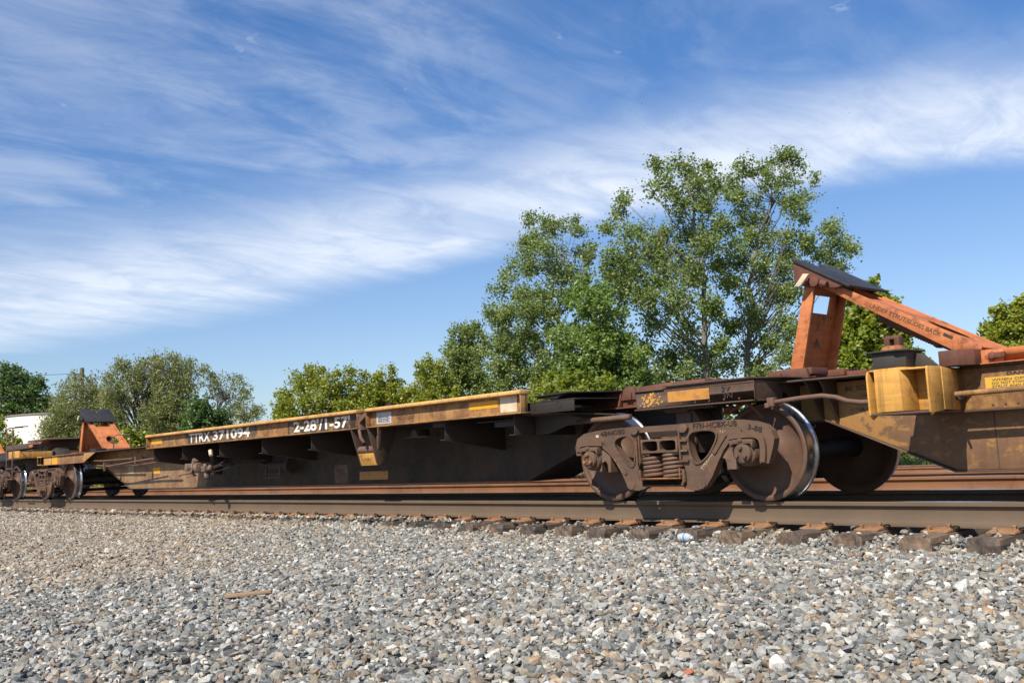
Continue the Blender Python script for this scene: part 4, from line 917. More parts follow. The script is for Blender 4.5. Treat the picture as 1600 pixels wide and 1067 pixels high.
# side sills
def side_sill(x0, x1, name='side_sill'):
    m = MB()
    def f(mir):
        ybox(m, x0, x1, -.532, -.520, .930, 1.116, mir)
        ybox(m, x0, x1, -.60, -.44, .918, .930, mir)
        ybox(m, x0, x0+.012, -.598, -.50, .93, 1.113, mir); ybox(m, x1-.012, x1, -.598, -.50, .93, 1.113, mir)
    return m, f
for x0, x1 in ((-16.945, -10.245), (-10.055, -7.235)):
    for side in (0, 1):
        mir = (lambda y: y) if side == 0 else (lambda y: 2*YC-y)
        m, f = side_sill(x0, x1); f(mir)
        ss = m.build('side_sill', m_yellow, carB, 0.002)
        m = MB(); pr = [(-.604, 1.112), (-.612, 1.120), (-.612, 1.142), (-.603, 1.153), (-.585, 1.158), (-.46, 1.158), (-.45, 1.15), (-.45, 1.12), (-.46, 1.112)]
        m.prism([(mir(y), z) for y, z in pr], x0-.01, x1+.004, 'x'); m.build('sill_lip', m_lip, ss, 0.003)
# deck plates carrying the side sills
m = MB(); m.box(-16.93, -10.26, -.50, 2.01, .932, .944); m.box(-10.04, -7.25, -.50, 2.01, .932, .944); m.box(-10.26, -10.04, -.38, 1.89, .932, .944); m.build('deck_plate', m_under, carB, 0)
def cross_arm(xa, zt=.930, zo=.712, zi=.575, near_only=False, flip=False):
    for mir in ((lambda y: y), (lambda y: 2*YC-y)):
        m = MB()
        m.prism([(mir(-.50), zt-.002), (mir(-.50), zo), (mir(.40), zi), (mir(.40), zt-.002)], xa-.005, xa+.005, 'x')
        a = [(mir(-.505), zo), (mir(.40), zi)]
        m.prism([(mir(-.505), zo), (mir(-.505), zo-.009), (mir(.40), zi-.009), (mir(.40), zi)], xa-.085, xa+.004, 'x')
        m.prism([(mir(-.505), zt-.012), (mir(-.505), zt-.003), (mir(.40), zt-.003), (mir(.40), zt-.012)], xa-.085, xa-.004, 'x')
        m.build('cross_arm', m_arm, carB, 0.003)
        if mir(0) != 0 and False: break
for xa in (-16.85, -15.67, -14.29, -12.91, -11.53, -8.62): cross_arm(xa)
cross_arm(-7.455, zi=.70)
m = MB()
both(lambda mir: ybox(m, -8.88, -8.63, -.47, -.40, .855, .918, mir)); both(lambda mir: ybox(m, -7.80, -7.465, -.47, -.40, .80, .855, mir)); both(lambda mir: ybox(m, -8.10, -7.465, -.47, -.40, .862, .872, mir))
m.build('stiffener', m_arm, carB, 0.003)
# lettering and notices on the side sill
yw = -.5335
text('TTRX', -15.31, -14.53, .950, 1.100, yw-.003, m_white, carB, 'lettering', .022)
text('371094', -14.43, -13.20, .952, 1.104, yw-.003, m_white, carB, 'lettering', .028)
m = MB(); m.box(-15.45, -13.00, yw-.0012, yw+.001, .935, 1.111); m.build('lettering_panel', m_letterbg, carB)
text("2-28'/1-57'", -11.92, -10.50, .952, 1.104, yw-.003, m_white, carB, 'lettering', .028)
m = MB(); m.box(-12.08, -10.36, yw-.0012, yw+.001, .935, 1.111); m.build('lettering_panel', m_letterbg, carB)
m = MB(); m.box(-16.86, -16.42, yw-.002, yw+.001, .99, 1.072); m.build('reflector', m_refl, carB)
m = MB(); m.box(-8.13, -7.66, yw-.002, yw+.001, 1.005, 1.082); m.build('reflector', m_refl, carB)
m = MB(); m.box(-9.91, -9.60, yw-.002, yw+.001, .955, 1.092); m.build('data_plate', m_plateW, carB)
for i, z in enumerate((1.03, 1.012, .994, .976)): text('TRUCKS AND LOADING' if i % 2 else 'LUBRICATE WHEN', -9.88, -9.65+.02*(i % 2), z-.006, z+.006, yw-.0035, m_ink, carB, 'notice', 0)
for i, z in enumerate((1.035, 1.012, .989)): text(('TO BE MOVED', 'ONLY WITH DECK', 'CLEAR AND LOCKED')[i], -9.52+.02*i, -9.16+.03*(i % 2), z-.007, z+.007, yw-.003, m_ink2, carB, 'notice', 0)
m = MB(); m.box(-7.62, -7.36, yw-.002, yw+.001, .945, 1.108); m.build('notice_patch', m_cream, carB)
text("N W", -16.05, -15.86, .99, 1.03, yw-.002, m_paleyellow, carB, 'stencil', 0)
# amber panels low on the centre sill
m = MB(); m.box(-11.75, -11.05, .3965, .401, .255, .37); m.build('reflector', m_refl_old, spB)
m = MB(); m.box(-12.42, -12.05, .3965, .401, .215, .48); m.build('amber_patch', m_spine, spB)
m = MB(); m.box(-19.12, -18.78, .3965, .401, .48, .60); m.build('reflector', m_refl, spB)
m = MB(); m.box(-20.40, -20.12, .3965, .401, .50, .66); m.build('pale_patch', m_paleyellow, spB)
m = MB(); m.box(-9.0, -8.5, .3970, .401, .50, .60); m.build('worn_patch', m_arm, spB)
text('1-2 BI', -18.2, -17.55, .88, .95, .3085, m_paleyellow, carB, 'stencil', 0)
# folding container guide hanging in the gap between the sills
gd = MB()
gd.prism([(-.615, 1.03), (-.60, .90), (-.465, .455), (-.38, .445), (-.36, .50), (-.44, .80), (-.44, 1.03)], -10.40, -10.385, 'x')
gd.prism([(-.595, .925), (-.47, .48), (-.43, .452), (-.37, .452), (-.33, .51), (-.14, .925)], -10.045, -10.030, 'x')
gd.prism([(-.44, .90), (-.43, .80), (-.375, .66), (-.36, .66), (-.36, .90)], -10.39, -10.04, 'x')
gd.box(-9.815, -9.800, -.60, -.555, .66, .917); gd.prism([(-.60, .64), (-.60, .80), (-.52, .917), (-.50, .917), (-.54, .64)], -9.83, -9.815, 'x')
gd.build('guide_bracket', m_brown, carB, 0.003)
gd = MB(); gd.hexa([(-10.40, -.46, .46), (-10.04, -.46, .46), (-10.04, -.40, .46), (-10.40, -.40, .46)], [(-10.40, -.505, .61), (-10.04, -.505, .61), (-10.04, -.44, .61), (-10.40, -.44, .61)])
gd.build('label_panel', m_yclean, carB, 0.003)
text('I LOCK I', -10.32, -10.12, .515, .555, -.50, m_ink, carB, 'stencil', 0)
gd = MB(); gd.tube([(-10.39, -.47, .655), (-10.05, -.47, .655)], .045, 16); gd.build('guide_roller', m_rod, carB)
gd = MB()
gd.prism([(-10.22, .90), (-10.24, 1.01), (-10.10, 1.10), (-10.02, 1.10), (-10.06, 1.06), (-10.20, .985), (-10.17, .90)], -.60, -.50, 'y')
gd.tube([(-10.20, -.60, .90), (-10.17, -.60, .80), (-10.13, -.58, .74)], .022, 8)
gd.build('guide_arm', m_rod, carB, 0.003)
gd = MB(); gd.prism([(-9.68, .765), (-9.25, .765), (-9.25, .78), (-9.40, .78), (-9.44, .86), (-9.52, .86), (-9.56, .78), (-9.68, .78)], -.30, -.10, 'y'); gd.build('stop_block', m_brown, carB, 0.003)
kn = MB(); kn.tube([(-9.95, -.30, .95), (-9.95, -.30, 1.22)], [.05, .04], 12); kn.build('deck_cone', m_under, carB)
# brake valve group and cylinder
bv = MB()
bv.box(-15.83, -15.55, -.20, -.02, .50, .62); bv.tube([(-15.90, -.12, .56), (-15.50, -.12, .56)], [.05, .065], 14)
bv.tube([(-15.52, -.11, .545), (-15.44, -.11, .545)], .085, 16); bv.tube([(-15.74, -.22, .56), (-15.74, -.16, .56)], .055, 14); bv.tube([(-15.66, -.11, .62), (-15.62, -.11, .68)], .05, 12)
bv.tube([(-15.70, -.12, .50), (-15.70, -.12, .43)], .025, 10); bv.box(-15.73, -15.66, -.15, -.08, .41, .44)
for k in range(6): bv.tube([(-15.84+.05*k, -.205, .515+.018*(k % 3)), (-15.84+.05*k, -.225, .515+.018*(k % 3))], .012, 6)
bv.build('brake_valve', m_valve, carB, 0.004)
bv = MB()
bv.box(-15.22, -15.08, -.20, -.08, .48, .57); bv.tube([(-15.28, -.14, .50), (-15.0, -.14, .52)], .032, 12); bv.tube([(-15.14, -.14, .50), (-15.13, -.14, .38)], [.035, .05], 14)
bv.tube([(-15.20, -.14, .60), (-15.18, -.14, .52)], .03, 10); bv.tube([(-15.05, -.13, .57), (-15.02, -.13, .53)], .03, 10)
bv.build('relay_valve', m_valve, carB, 0.004)
bv = MB()
for pts, r in (([(-16.05, -.40, .415), (-15.98, -.39, .44), (-15.65, -.40, .455), (-15.2, -.40, .48), (-15.0, -.40, .46), (-14.65, -.35, .48), (-14.3, -.25, .55), (-14.0, -.2, .58)], .008),
               ([(-15.4, -.05, .66), (-14.6, 0, .64), (-13.9, .1, .60)], .016), ([(-15.4, .0, .60), (-14.5, .02, .62), (-14.0, .1, .56)], .014), ([(-14.9, -.35, .51), (-14.7, -.3, .56), (-14.4, -.1, .62)], .02), ([(-15.0, -.42, .56), (-14.85, -.42, .53), (-14.6, -.38, .57), (-14.5, -.3, .64)], .012),
               ([(-15.52, -.05, .74), (-14.6, -.05, .73)], .03), ([(-16.1, .05, .70), (-15.7, .0, .69)], .02)):
    bv.tube(pts, r, 8)
bv.build('brake_pipes', m_under, carB)
bv = MB(); bv.box(-15.50, -15.36, -.06, .10, .42, .85); bv.build('valve_bracket', m_under, carB, 0.003)
bv = MB(); bv.tube([(-14.55, -.35, .80), (-14.50, -.36, .72)], .03, 8); bv.build('bleed_handle', m_cream, carB, 0.002)
for o_ in [q for q in scene.objects if q.parent == carB and q.name.split('.')[0] in ('brake_valve', 'relay_valve', 'bleed_handle', 'valve_bracket')]:
    o_.location = (.26, -.30, 0) if 'bracket' not in o_.name else (.26, -.16, 0)
bc = MB(); bc.tube([(-13.85, .16, .50), (-13.30, .16, .50)], .085, 20); bc.tube([(-13.30, .16, .50), (-13.22, .16, .50)], .11, 20); bc.tube([(-14.2, .16, .56), (-13.85, .16, .52)], .035, 8)
bc.build('brake_cylinder', m_arm, carB, 0)
bc = MB()
for x in (-13.80, -13.36): bc.box(x-.012, x+.012, .02, .05, .33, .50)
bc.box(-13.84, -13.32, .02, .05, .33, .345); bc.box(-13.84, -13.32, .02, .05, .385, .392)
bc.build('cylinder_hanger', m_brown, carB, 0.002)
# rods along the left end
rd = MB()
rd.tube([(-22.3, .14, .83), (-21.0, .12, .80), (-19.4, .10, .80)], .016, 8); rd.tube([(-22.3, .10, .76), (-20.6, .05, .68), (-18.6, .02, .755), (-17.6, .0, .775)], .016, 8); rd.tube([(-22.35, .12, .80), (-21.4, .10, .69), (-20.3, .10, .63), (-18.3, .15, .70)], .012, 8)
rd.box(-19.1, -19.04, .02, .20, .70, .83); rd.box(-20.8, -20.74, .02, .2, .66, .76)
rd.build('brake_rods', m_rod, carB)
hb = MB(); hb.tube([(-20.05, .30, 1.0), (-20.05, .30, 1.22), (-20.07, .28, 1.30), (-20.25, .1, 1.31), (-20.29, .06, 1.28), (-20.3, .05, 1.0)], .012, 8); hb.build('grab_handle', m_rod, carB)
# right end of the middle car: low ramp, shelf angle and raised neck
m = MB(); m.box(-7.36, -6.62, -.455, -.445, .905, 1.02); m.box(-7.36, -6.62, -.455, -.36, 1.012, 1.022)
shelf = m.build('end_angle', m_under, carB, 0.002)
m = MB()
for x in (-7.19, -6.83): m.lathe([(.032, -.459), (.032, -.4555)], (x, 0, .975), 16)
m.build('bolt_holes', m_ink, shelf)
m = MB(); m.hexa([(-7.23, -.42, 1.075), (-6.75, -.42, 1.085), (-6.55, .9, 1.10), (-7.95, .9, 1.08)], [(-7.23, -.42, 1.090), (-6.75, -.42, 1.10), (-6.55, .9, 1.115), (-7.95, .9, 1.095)])
m.box(-7.15, -6.66, -.40, 1.9, 1.022, 1.032); m.box(-7.14, -7.10, -.25, 2.0, .99, 1.08)
m.tube([(-7.05, -.36, 1.02), (-6.86, -.36, 1.09)], .016, 6)
m.prism([(-7.22, 1.06), (-7.15, 1.085), (-6.80, 1.085), (-6.92, 1.04)], -.40, -.10, 'y')
m.build('end_ramp', m_under, carB, 0.002)
m = MB(); m.prism([(-7.25, .93), (-7.25, 1.085), (-6.1, 1.135), (-5.6, 1.135), (-5.6, .93)], .30, 1.21, 'y'); m.box(-7.25, -5.6, .22, 1.29, .915, .930)
m.build('neck', m_redbox, carB, 0.003)
m = MB(); m.lathe([(0, -.05), (.075, -.05), (.085, -.03), (.085, 0.0)], (-7.02, .30, 1.03), 20); m.box(-7.12, -6.88, .25, .30, .985, 1.0)
for x in (-6.66, -6.42): m.prism([(.30, 1.13), (.30, .935), (.23, .935)], x-.01, x+.01, 'x')
m.prism([(-6.66, 1.0), (-6.60, 1.12), (-6.54, 1.145), (-6.47, 1.12), (-6.43, 1.0)], .275, .30, 'y'); m.prism([(-6.58, 1.0), (-6.58, 1.075), (-6.50, 1.075), (-6.50, 1.0)], .255, .277, 'y')
m.build('neck_fittings', m_redbox, carB, 0.003)
m = MB()
for x in (-6.95, -6.60): m.prism([(.30, .915), (.30, .70), (.33, .70), (.40, .915)], x-.008, x+.008, 'x')
m.box(-7.25, -6.0, .42, 1.10, .60, .915); m.build('draft_sill', m_arm, carB, 0.003)
m = MB(); m.tube([(-7.30, -.10, .80), (-6.95, -.10, .805), (-6.20, -.12, .81)], .028, 12); m.box(-7.34, -7.27, -.14, -.06, .74, .86); m.build('grab_rod', m_rod, carB, 0.002)
m = MB(); m.prism([(-7.40, .915), (-7.40, .70), (-7.2, .70), (-6.7, .83), (-7.05, .915)], -.25, -.24, 'y'); m.hexa([(-7.38, -.45, .90), (-7.0, -.45, .90), (-6.45, .2, .84), (-7.3, .3, .84)], [(-7.38, -.45, .912), (-7.0, -.45, .912), (-6.45, .2, .852), (-7.3, .3, .852)])
m.build('gusset_plate', m_arm, carB, 0.002)

# ---- the right-hand car ---------------------------------------------
carC = thing('spine_car', 'spine car at the right with tall orange trailer hitch and yellow pedestal', 'spine car', (-1.5, YC, 0), 'spine cars coupled in the train')
m = MB(); yb = -.30
m.prism([(-5.96, .865), (-5.96, 1.022), (-4.655, 1.022), (-4.655, .865)], yb, yb+.012, 'y')
m.prism([(-.30, .865), (-.30, 1.022), (.12, 1.022), (.12, .865)], -4.667, -4.655, 'x')
m.box(-5.96, -4.655, yb, 2*YC-yb, 1.010, 1.022)
m.prism([(-5.96, .865), (-5.96, 1.022), (-4.655, 1.022), (-4.655, .865)], 2*YC-yb-.012, 2*YC-yb, 'y')
box = m.build('articulation_box', m_brown, carC, 0.006)
m = MB()
plan_t = [(-5.62, yb-.022), (-4.72, yb-.022), (-4.56, .02), (-4.56, 1.49), (-4.72, 2*YC-yb+.022), (-5.62, 2*YC-yb+.022)]
m.prism(plan_t, 1.046, 1.058, 'z'); m.prism([(-5.60, yb+.004), (-4.73, yb+.004), (-4.66, -.1), (-4.66, 1.6), (-4.73, 1.8), (-5.60, 1.8)], 1.022, 1.046, 'z')
m.prism([(-5.97, yb-.016), (-5.62, yb-.016), (-5.62, 1.82), (-5.97, 1.82)], 1.024, 1.036, 'z')
m.prism([(-5.97, yb-.022), (-4.68, yb-.022), (-4.64, yb+.05), (-4.64, .10), (-5.97, .10)], .853, .865, 'z')
m.build('box_flanges', m_brown, carC, 0.002)
m = MB(); m.box(-5.58, -5.12, yb-.003, yb, .905, 1.0); m.build('amber_panel', m_refl_old, box)
m = MB()
for k in range(90):
    a, b = rnd.gauss(-5.78, .065), rnd.gauss(.94, .038); s_ = rnd.uniform(.003, .014)
    if abs(a+5.78) < .13 and .875 < b < 1.005: m.prism([(a+s_*rnd.uniform(.4, 1.5)*math.cos(q*1.05), b+s_*rnd.uniform(.4, 1.5)*math.sin(q*1.05)) for q in range(6)], yb-.0012-.00004*k, yb, 'y')
m.build('flaking_yellow_paint', m_yclean, box, recalc=False)
text('3V', -4.99, -4.90, .955, 1.0, yb-.002, m_ink, box, 'stencil', .0)
text('3N', -4.98, -4.88, .895, .94, yb-.002, m_ink, box, 'stencil', .0)
m = MB(); m.box(-5.70, -5.15, -.22, -.12, .832, .853); m.box(-5.70, -5.45, -.20, -.16, .815, .832)
m.prism([(-5.62, .69), (-5.62, .83), (-5.42, .83), (-5.33, .69)], -.15, .10, 'y'); m.prism([(-5.50, .70), (-5.50, .80), (-5.44, .80), (-5.44, .70)], -.17, -.15, 'y')
m.build('side_bearing', m_brown, carC, 0.003)
m = MB(); m.tube([(-5.10, -.10, .80), (-5.03, -.12, .82), (-4.98, -.12, .79)], .03, 8); m.tube([(-5.16, -.05, .84), (-5.0, -.15, .79), (-4.92, -.15, .83), (-4.88, -.1, .86)], .018, 8); m.tube([(-4.86, -.15, .86), (-4.78, -.15, .80), (-4.72, -.1, .70)], .014, 8); m.box(-5.14, -5.02, -.12, -.02, .765, .795)
m.build('brake_gear', m_redbox, carC, 0.002)
# centre sill: raised over the bogie, sloping down to the well
m = MB()
m.prism([(-4.80, .655), (-4.42, .672), (-3.335, .215), (3.0, .215), (3.0, .66), (-3.45, .66), (-3.45, .985), (-4.80, .985)], .40, 1.11, 'y')
spC = m.build('center_sill', m_neck, carC, 0.003)
m = MB()
m.prism([(-3.46, .672), (-3.46, .985), (3.0, .985), (3.0, .672)], .300, 1.21, 'y'); upC = m.build('upper_sill', m_yellow, carC, 0.003)
m = MB(); m.box(-3.47, 3.0, .285, 1.225, .655, .672); m.build('sill_shelf', m_brown, carC, 0.002)
m = MB(); mb2 = MB()
m.hexa([(-4.80, .385, .643), (-4.42, .385, .660), (-4.42, 1.125, .660), (-4.80, 1.125, .643)], [(-4.80, .385, .655), (-4.42, .385, .672), (-4.42, 1.125, .672), (-4.80, 1.125, .655)])
m.hexa([(-4.42, .37, .658), (-3.34, .37, .196), (-3.34, 1.14, .196), (-4.42, 1.14, .658)], [(-4.42, .37, .674), (-3.34, .37, .212), (-3.34, 1.14, .212), (-4.42, 1.14, .674)])
m.box(-3.34, 3.0, .37, 1.14, .197, .212)
m.build('bottom_flange', m_brown, carC, 0.002)
m = MB(); m.prism([(-4.80, .07), (-4.45, .06), (-3.45, .24), (-3.45, 1.27), (-4.45, 1.45), (-4.80, 1.44)], 1.003, 1.017, 'z')
m.prism([(-3.48, .26), (3.0, .26), (3.0, 1.25), (-3.48, 1.25)], .987, 1.000, 'z')
m.build('top_flange', m_brown, carC, 0.002)
for x, zb in ((-4.66, .69), (-4.44, .68), (-4.30, .66)):
    for mir in ((lambda y: y), (lambda y: 2*YC-y)):
        m = MB(); m.prism([(mir(.12), 1.0), (mir(.15), .97), (mir(.36), zb), (mir(.40), zb), (mir(.40), 1.0)], x-.006, x+.006, 'x')
        m.build('web_gusset', m_brown, carC, 0.002)
# weld seams and rivet rows on the plates near the camera
for nm_, yy_, xs_w, za, zb in (('upper', .2985, (-3.30, -1.9), .676, .983), ('lower', .3985, (-3.02, -2.2), .225, .652)):
    for x in xs_w:
        m = MB(); m.tube([(x, yy_, za), (x, yy_, zb)], .0045, 6); m.build('weld_seam', m_brown, upC if nm_ == 'upper' else spC)
for x in [-2.98+.09*k for k in range(14)]:
    m = MB(); m.lathe([(0, -.008), (.008, -.006), (.011, 0)], (x, .2998, .70), 8); m.build('rivet', m_brown, upC)
for x in [-5.90+.155*k for k in range(8)]:
    m = MB(); m.lathe([(0, -.007), (.007, -.006), (.010, 0)], (x, yb, .885), 8); m.build('rivet', m_brown, box)
text('BE SCOPE BE', -4.22, -3.80, .90, .94, .3988, m_ink, spC, 'stencil', .0)
text('A-G7C BRY', -4.10, -3.78, .725, .75, .3988, m_ink, spC, 'stencil', .0)
m = MB(); m.tube([(-4.58, -.16, .832), (-4.30, -.16, .850), (-4.12, -.16, .853), (-4.0, -.16, .832), (-3.90, -.17, .795), (-3.78, -.17, .775), (-3.50, -.17, .772)], .020, 12)
m.box(-4.62, -4.555, -.19, -.13, .80, .875); m.box(-4.64, -4.60, -.20, -.14, .79, .83); m.build('grab_rod', m_rod, carC, 0.003)
m = MB(); m.tube([(-3.24, .12, .788), (-3.10, .12, .792), (-2.4, .12, .800), (3.0, .12, .800)], .022, 12)
for x in (-2.0, 0.5): m.box(x-.02, x+.02, .11, .30, .78, .82)
m.build('uncoupling_rod', m_yellow, carC)
m = MB(); m.tube([(-3.29, .10, .783), (-3.22, .12, .788)], .030, 8); m.tube([(-3.22, .08, .76), (-3.17, .14, .825)], .012, 6); m.tube([(-3.20, .16, .81), (-3.12, .07, .745)], .010, 6); m.box(-3.23, -3.17, .12, .30, .75, .77)
m.build('rod_clevis', m_under, carC, 0.002)
# pedestal reaching out to the side of the car
pd = MB()
pd.prism([(-3.49, -.50), (-3.295, -.50), (-3.262, -.44), (-3.262, -.16), (-3.49, -.16)], .678, .995, 'z')
pd.prism([(-.50, .985), (-.52, .95), (-.52, .66), (-.47, .625), (-.40, .66), (.28, .66), (.28, .985)], -3.545, -3.530, 'x')
pd.prism([(-.51, .985), (-.52, .95), (-.52, .66), (-.49, .635), (-.46, .655), (-.30, .668), (-.30, .985)], -3.095, -3.080, 'x')
pd.hexa([(-3.09, -.30, .675), (-3.075, -.30, .675), (-3.22, .30, .675), (-3.235, .30, .675)], [(-3.09, -.30, .985), (-3.075, -.30, .985), (-3.22, .30, .985), (-3.235, .30, .985)])
pd.prism([(-3.53, .978), (-3.53, .992), (-3.10, .982), (-3.10, .968)], -.497, -.25, 'y')
pd.prism([(-3.262, .68), (-3.262, .975), (-3.10, .975), (-3.10, .68)], -.305, -.29, 'y')
ped = pd.build('pedestal', m_yclean, carC, 0.004)
pd = MB(); pd.prism([(-3.53, -.515), (-3.095, -.515), (-3.20, .30), (-3.53, .30)], .655, .672, 'z'); pd.build('pedestal_floor', m_brown, ped, 0.003)
pd = MB()
pd.prism([(-3.49, -.50), (-3.33, -.50), (-3.265, -.44), (-3.265, -.18), (-3.49, -.18)], .996, 1.112, 'z')
pd.prism([(-3.265, .99), (-3.265, 1.10), (-3.20, 1.09), (-3.09, .99)], -.30, -.285, 'y'); pd.prism([(-3.49, .99), (-3.49, 1.06), (-3.545, .985)], -.47, -.455, 'y')
pd.hexa([(-3.49, -.30, .99), (-3.12, -.30, .99), (-3.16, .29, .99), (-3.49, .29, .99)], [(-3.47, -.28, 1.09), (-3.24, -.28, 1.09), (-3.24, .0, 1.0), (-3.47, .0, 1.0)])
pd.prism([(-3.53, -.53), (-3.30, -.53), (-3.24, -.46), (-3.24, -.16), (-3.53, -.16)], 1.113, 1.124, 'z')
pd.build('pedestal_head', m_greyblack, ped, 0.003)
pd = MB(); pd.lathe([(.095, 1.124), (.095, 1.140), (.088, 1.146), (.088, 1.160), (.06, 1.166), (0, 1.166)], (-3.395, -.34, 0), 28, 'z'); pd.build('lock_base', m_rustbright, ped, 0, autosmooth=30)
pd = MB(); pd.prism([(-3.455, 1.164), (-3.455, 1.232), (-3.440, 1.242), (-3.350, 1.242), (-3.335, 1.232), (-3.335, 1.164), (-3.375, 1.164), (-3.375, 1.215), (-3.412, 1.215), (-3.412, 1.164)], -.37, -.30, 'y')
pd.box(-3.450, -3.340, -.325, -.300, 1.164, 1.235); pd.build('twist_lock', m_redbox, ped, 0.005)
# orange strut seat
strutC, spf = make_hitch(carC, 0.0)
postC = next(o for o in scene.objects if o.parent == carC and o.name.startswith('hitch_post'))
text('A', .70, .80, 1.33, 1.43, -4.648, m_ink2, postC, 'stencil', .0, facing='+x')
m = MB()
m.prism([(-3.245, .05), (-3.105, .05), (-3.02, .16), (-3.02, .34), (-3.20, .34)], 1.003, 1.122, 'z')
m.build('strut_stop', m_redbox, carC, 0.004)
m = MB(); m.box(-3.07, 3.0, .285, .295, 1.003, 1.115); m.box(-3.07, 3.0, .285, 1.225, 1.003, 1.012); m.box(-3.06, 3.0, .24, .29, 1.003, 1.013); m.box(-2.6, 3.0, .295, 1.21, 1.095, 1.112)
m.box(-3.12, -2.86, .275, .50, 1.012, 1.105); m.box(-3.0, -2.86, .95, 1.2, 1.012, 1.105)
m.build('strut_seat', m_orange, carC, 0.003)
m = MB(); m.lathe([(0, -.035), (.022, -.035), (.030, -.02), (.030, 0)], (-2.935, .275, 1.062), 16); m.box(-2.92, -2.84, .245, .275, 1.045, 1.085); m.build('seat_pin', m_redbox, carC, 0.002)
m = MB(); m.box(-3.02, 1.0, .2972, .300, .80, .905); m.build('warning_panel', m_signy, upC)
for i, (s_, z) in enumerate((('WHEN OPERATING', .883), ('DO NOT STAND BETWEEN', .858), ('STRUT AND DECK EDGE', .833), ('STAND CLEAR OF HITCH', .812))): text(s_, -2.97, -2.97+.42, z-.009, z+.009, .2968, m_ink2, upC, 'notice', .01)
text('DANGER', -2.86, -2.62, .912, .936, .2988, m_ink, upC, 'notice', .03)
# strut stencil
A = Vector((-4.42, 1.885)); th = math.atan2(1.135-1.885, -3.10+4.42)
text('UNDER STRUT SLIDES BACK', -3.98, -3.98+.66, 1.600, 1.636, .4838, m_ink2, strutC, 'stencil', .005, th)
m = MB(); m.prism([spf(1.20, .012), spf(1.28, .012), spf(1.28, -.012), spf(1.20, -.012)], .4822, .485, 'y'); m.build('slot', m_ink, strutC)

# ---- the next car, cut by the left edge of the photo ------------------
carD = thing('spine_car', 'dark end of the next spine car at the left edge, with ladder', 'spine car', (-33.0, YC, 0), 'spine cars coupled in the train')
m = MB(); m.prism([(-46, .20), (-30.8, .20), (-29.4, .68), (-25.7, .70), (-25.7, 1.28), (-46, 1.0)], .40, 1.11, 'y'); m.build('center_sill', m_brown, carD, 0.004)
m = MB(); m.box(-30.0, -25.65, -.20, 1.71, 1.17, 1.19); m.box(-30.0, -25.65, -.20, -.19, .98, 1.17); m.build('end_deck', m_under, carD, 0.003)
m = MB(); m.box(-29.2, -25.68, .36, 1.15, 1.28, 1.42); m.build('neck', m_brown, carD, 0.01)
m = MB(); m.prism([(-26.9, 1.42), (-26.8, 1.47), (-25.4, 1.47), (-25.1, 1.42)], .25, 1.2, 'y'); m.box(-26.2, -25.1, .2, 1.3, 1.425, 1.45); m.prism([(-26.6, 1.36), (-26.4, 1.42), (-25.5, 1.42), (-25.65, 1.34)], .22, .4, 'y'); m.build('walkway_grating', m_rod, carD, 0.004)
m = MB(); m.box(-26.9, -26.55, .30, .42, 1.30, 1.40); m.build('uncoupling_bracket', m_orange, carD, 0.004)
m = MB(); m.box(-25.62, -24.72, -.52, -.50, 1.00, 1.165); m.box(-25.62, -25.50, -.50, 2.0, 1.0, 1.16); m.build('end_sill', m_yclean, carD, 0.003)
lad = MB()
for x in (-25.66, -25.17): lad.box(x-.022, x+.022, -.560, -.545, .50, 1.66)
lad.tube([(-25.66, -.552, 1.62), (-25.66, -.55, 1.70), (-25.64, -.50, 1.74), (-25.60, -.2, 1.76)], .014, 8); lad.tube([(-25.17, -.552, 1.62), (-25.17, -.55, 1.70), (-25.17, -.5, 1.74), (-25.2, -.2, 1.76)], .014, 8)
lad.build('ladder_stile', m_rod, carD, 0.002)
for z in (.51, .76, .99, 1.24, 1.47):
    lr = MB(); lr.tube([(-25.65, -.552, z), (-25.18, -.552, z)], .013, 8); lr.build('ladder_rung', m_rod, carD)
m = MB(); m.tube([(-25.15, .1, 1.15), (-24.95, .0, 1.33), (-25.0, .0, 1.37), (-25.4, .05, 1.38)], .014, 8); m.tube([(-26.6, -.5, .42), (-26.5, -.5, .70), (-26.3, -.5, .75), (-26.1, -.5, .70)], .02, 8); m.build('brake_rod', m_rod, carD)
m = MB(); m.tube([(-26.2, -.3, .70), (-25.2, -.2, .66), (-24.6, -.1, .64)], .02, 8); m.tube([(-25.1, .2, .60), (-24.9, .2, .52), (-24.7, .2, .60)], .018, 8); m.tube([(-25.6, -.2, .72), (-25.55, -.2, .84)], .05, 10); m.build('air_hose', m_under, carD)
make_hitch(carD, -28.5, .0)
m = MB(); m.box(-46, -31.5, -.532, -.52, .93, 1.09); m.box(-46, -31.5, -.60, -.44, .918, .93); m.box(-46, -31.5, -.61, -.45, 1.09, 1.158); m.box(-46, -31.5, 1.95, 2.1, .92, 1.158); m.build('side_sill', m_yellow, carD, 0.003)
m = MB(); m.box(-46, -31.5, -.5, 2.0, .932, .944); m.build('deck_plate', m_under, carD)
